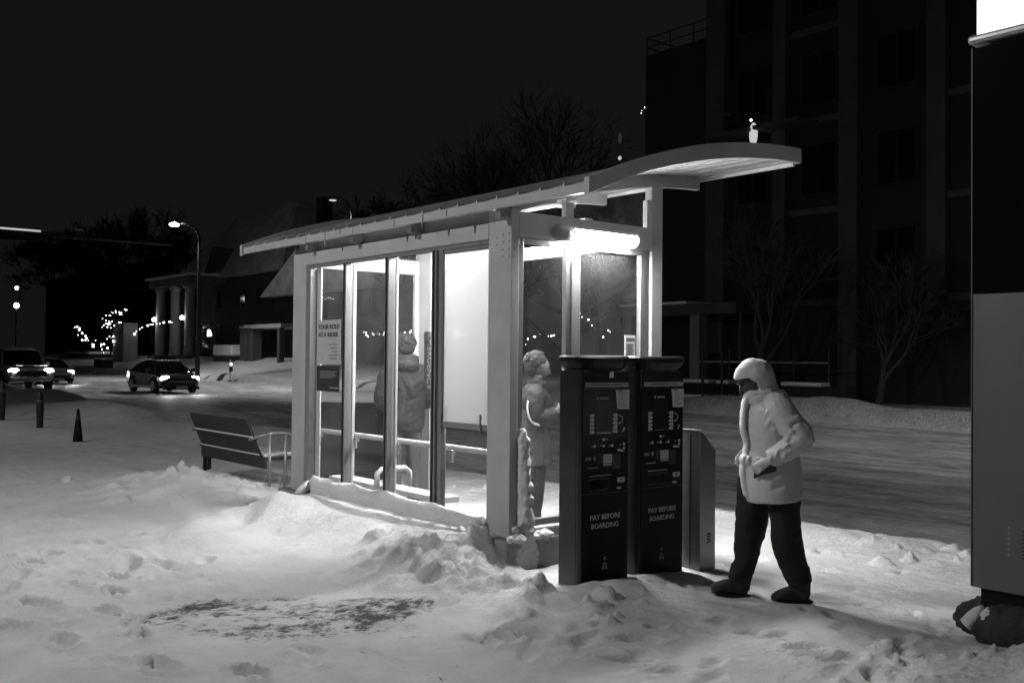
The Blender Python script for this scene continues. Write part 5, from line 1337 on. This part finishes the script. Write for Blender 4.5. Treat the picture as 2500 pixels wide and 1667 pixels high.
for s in (-1, 1):
    j.tube([(0, s*.12, 1.53), (-.01, s*.215, 1.46), (-.03, s*.265, 1.32), (-.03, s*.29, 1.20), (.07, s*.25, 1.13), (.16, s*.2, 1.10)], [(.08, .08), (.095, .09), (.09, .08), (.08, .075), (.07, .07), (.05, .05)], 14, smooth=4)
j.tube([(.05, -.11, 1.60), (-.05, -.10, 1.625), (-.105, 0, 1.635), (-.05, .10, 1.625), (.05, .11, 1.60)], [(.04, .06)]*5, 12, ref=(0, 0, 1), smooth=4)
j.ball((-.10, 0, 1.565), (.085, .135, .085), 14, 10)
for k in range(4):
    pass
cloth(j, 'jacket', M['coat_dark'], pa, .011, 3, .016, .12, 11, [([(-.16, .20-.10*k, 1.46-.03*k), (-.18, .10-.07*k, 1.28-.03*k), (-.16, .16-.1*k, 1.05-.02*k)], .016*(-1)**k, .022) for k in range(4)]+[([(-.12, -.13, 1.5), (-.17, 0, 1.485), (-.12, .13, 1.5)], -.02, .02)], .008)
q = MB()
for s in (-1, 1):
    q.tube([(0, s*.09, .95), (0, s*.105, .70), (.005, s*.11, .45), (0, s*.115, .2), (0, s*.12, .07)], [(.115, .10), (.105, .095), (.085, .08), (.08, .075), (.082, .078)], 16, smooth=4)
cloth(q, 'trousers', M['jeans'], pa, .011, 3, .016, .1)
for s in (-1, 1):
    bt = MB(); bt.tube([(-.07, s*.12, .05), (0, s*.12, .06), (.1, s*.12, .05), (.19, s*.12, .035)], [(.045, .045), (.06, .05), (.05, .05), (.03, .04)], 12, smooth=3)
    cloth(bt, 'shoe', M['boots'], pa, .01, 2)

# --- person at the near end looking down at a phone
pb2 = thing('person', 'person in two tone coat with pale sleeve stripe, looking down at a phone', 'person', (6.46, 7.63, -.03), R(-36), 'people at the bus stop')
b = MB()
b.tube([(.0, 0, 1.38), (.015, 0, 1.46), (.03, 0, 1.54)], [(.065, .06), (.052, .052), (.055, .055)], 12)
b.tube([(.0, 0, 1.74), (.012, 0, 1.70), (.05, 0, 1.63), (.075, 0, 1.575), (.08, 0, 1.53)], [(.04, .04), (.088, .075), (.096, .078), (.075, .062), (.035, .035)], 14, smooth=4)
b.tube([(0, 0, .75), (0, 0, 1.0), (0, 0, 1.25), (0, 0, 1.40)], [(.11, .15), (.10, .14), (.11, .17), (.08, .14)], 14)
for s in (-1, 1):
    b.tube([(0, s*.09, .85), (.0, s*.09, .45), (-.02, s*.09, .08)], [.075, .055, .04], 10)
b.tube([(0, -.18, 1.36), (-.02, -.25, 1.13), (.19, -.17, 1.19)], [.05, .042, .03], 10)
b.tube([(0, .18, 1.36), (-.02, .25, 1.13), (.19, .12, 1.19)], [.05, .042, .03], 10)
fingers(b, (.19, -.165, 1.19), (.8, .35, .35), (.3, -.9, .2), (-.1, .1, .9), .8, .95)
fingers(b, (.19, .12, 1.19), (.8, -.35, .3), (.3, .9, .2), (-.1, -.1, .9), .8, .95)
cloth(b, 'body', M['skin'], pb2, .008, 2)
face(pb2, (.058, 0, 1.63), (.86, 0, -.5), M['skin'])
h = MB(); h.ball((.0, 0, 1.685), (.118, .108, .095), 18, 12); h.ball((-.045, 0, 1.62), (.075, .098, .085), 14, 10)
for k in range(110):
    w = rr.uniform(0, 6.28); e = rr.uniform(-.5, 1.5)
    if math.cos(w) > .3 and e < .7: continue
    h.ball((.0+.12*math.cos(e)*math.cos(w), .11*math.cos(e)*math.sin(w), 1.685+.098*math.sin(e)), rr.uniform(.010, .019), 6, 4)
cloth(h, 'hair', M['hair'], pb2, .008, 3, .010, .03)
up = MB()
up.tube([(-.0, 0, 1.21), (-.0, 0, 1.30), (.0, 0, 1.38), (.01, 0, 1.44), (.02, 0, 1.48)], [(.168, .235), (.165, .232), (.13, .20), (.09, .12), (.075, .085)], 22, smooth=4)
for s, w_ in ((-1, (.185, -.17, 1.185)), (1, (.185, .13, 1.185))):
    up.tube([(0, s*.11, 1.39), (-.005, s*.2, 1.33), (-.02, s*.25, 1.22), (-.02, s*.265, 1.13), (.09, s*.22, 1.14), w_], [(.075, .08), (.092, .09), (.085, .08), (.08, .075), (.068, .066), (.05, .05)], 14, smooth=4)
up.tube([(.09, -.09, 1.44), (.0, -.10, 1.47), (-.06, 0, 1.48), (.0, .10, 1.47), (.09, .09, 1.44)], [(.025, .045)]*5, 10, ref=(0, 0, 1), smooth=3)
cloth(up, 'coat_top', M['coat_dark'], pb2, .011, 3, .014, .12, 4, (), .008)
lo_ = MB()
lo_.tube([(-.01, 0, .66), (-.01, 0, .80), (-.005, 0, .95), (0, 0, 1.1), (0, 0, 1.225)], [(.175, .215), (.178, .215), (.165, .205), (.16, .21), (.163, .226)], 22, smooth=4)
cloth(lo_, 'coat_skirt', M['coat_mid'], pb2, .011, 3, .016, .12, 6, (), .010)
MB().tube([(-.09, -.285, 1.30), (-.095, -.325, 1.2), (-.06, -.345, 1.10), (.02, -.325, 1.065)], [(.006, .008), (.034, .010), (.036, .010), (.012, .008)], 8, ref=(1, 0, 0), smooth=3).build('sleeve_stripe', M['lgrey'], pb2, smooth=True)
q = MB()
for s in (-1, 1):
    q.tube([(0, s*.085, .80), (0, s*.095, .6), (.0, s*.095, .4), (-.02, s*.095, .2), (-.02, s*.095, .06)], [(.10, .09), (.095, .085), (.085, .08), (.078, .072), (.08, .075)], 16, smooth=4)
cloth(q, 'trousers', M['trousers_grey'], pb2, .011, 3, .02, .09, 8, (), .014)
for s in (-1, 1):
    bt = MB(); bt.tube([(-.09, s*.095, .045), (-.02, s*.095, .055), (.08, s*.095, .045), (.16, s*.095, .03)], [(.042, .042), (.055, .05), (.048, .05), (.028, .038)], 12, smooth=3)
    cloth(bt, 'shoe', M['boots'], pb2, .01, 2)
ph = thing('phone', 'pale phone held up in the hands of the person at the near end', 'phone', (6.46+.32*math.cos(R(-36)), 7.63+.32*math.sin(R(-36)), 1.215), R(-36))
MB().box(-.006, .006, -.055, .055, -.04, .07).build('phone_body', M['white'], ph, .004)
ph.rotation_euler = (0, R(-35), R(-36))

# ------------------------------------------------------------------ world, camera, render settings
w = bpy.data.worlds.new('World'); scn.world = w; w.use_nodes = True
nt = w.node_tree; bg = nt.nodes['Background']
sky = nt.nodes.new('ShaderNodeTexSky'); sky.sky_type = 'NISHITA'; sky.sun_disc = False
sky.sun_elevation = R(-4); sky.sun_rotation = R(120)
bw = nt.nodes.new('ShaderNodeRGBToBW'); nt.links.new(sky.outputs[0], bw.inputs[0])
mx = nt.nodes.new('ShaderNodeMath'); mx.operation = 'MULTIPLY_ADD'; mx.inputs[1].default_value = .02; mx.inputs[2].default_value = .052
nt.links.new(bw.outputs[0], mx.inputs[0])
cc = nt.nodes.new('ShaderNodeCombineColor')
for k in range(3): nt.links.new(mx.outputs[0], cc.inputs[k])
nt.links.new(cc.outputs[0], bg.inputs[0]); bg.inputs[1].default_value = .12

cam = bpy.data.cameras.new('camera'); co = bpy.data.objects.new('camera', cam); COL.objects.link(co)
cam.sensor_width = 36; cam.lens = 36*2431/2500; cam.clip_start = .1; cam.clip_end = 2000
co.location = (0, 0, 1.68)
co.rotation_mode = 'QUATERNION'
co.rotation_quaternion = Matrix.Rotation(R(-38.9), 4, 'Z').to_quaternion() @ Matrix.Rotation(R(90+.97), 4, 'X').to_quaternion() @ Matrix.Rotation(R(.55), 4, 'Z').to_quaternion()
scn.camera = co
vs_ = scn.view_settings; vs_.view_transform = 'Standard'; vs_.look = 'None'; vs_.exposure = 0; vs_.gamma = 1
scn.render.engine = 'CYCLES'
cy = scn.cycles
cy.caustics_reflective = False; cy.caustics_refractive = False
cy.max_bounces = 8; cy.diffuse_bounces = 3; cy.glossy_bounces = 3; cy.transparent_max_bounces = 24
cy.sample_clamp_indirect = 4; cy.use_light_tree = True
cy.use_denoising = True
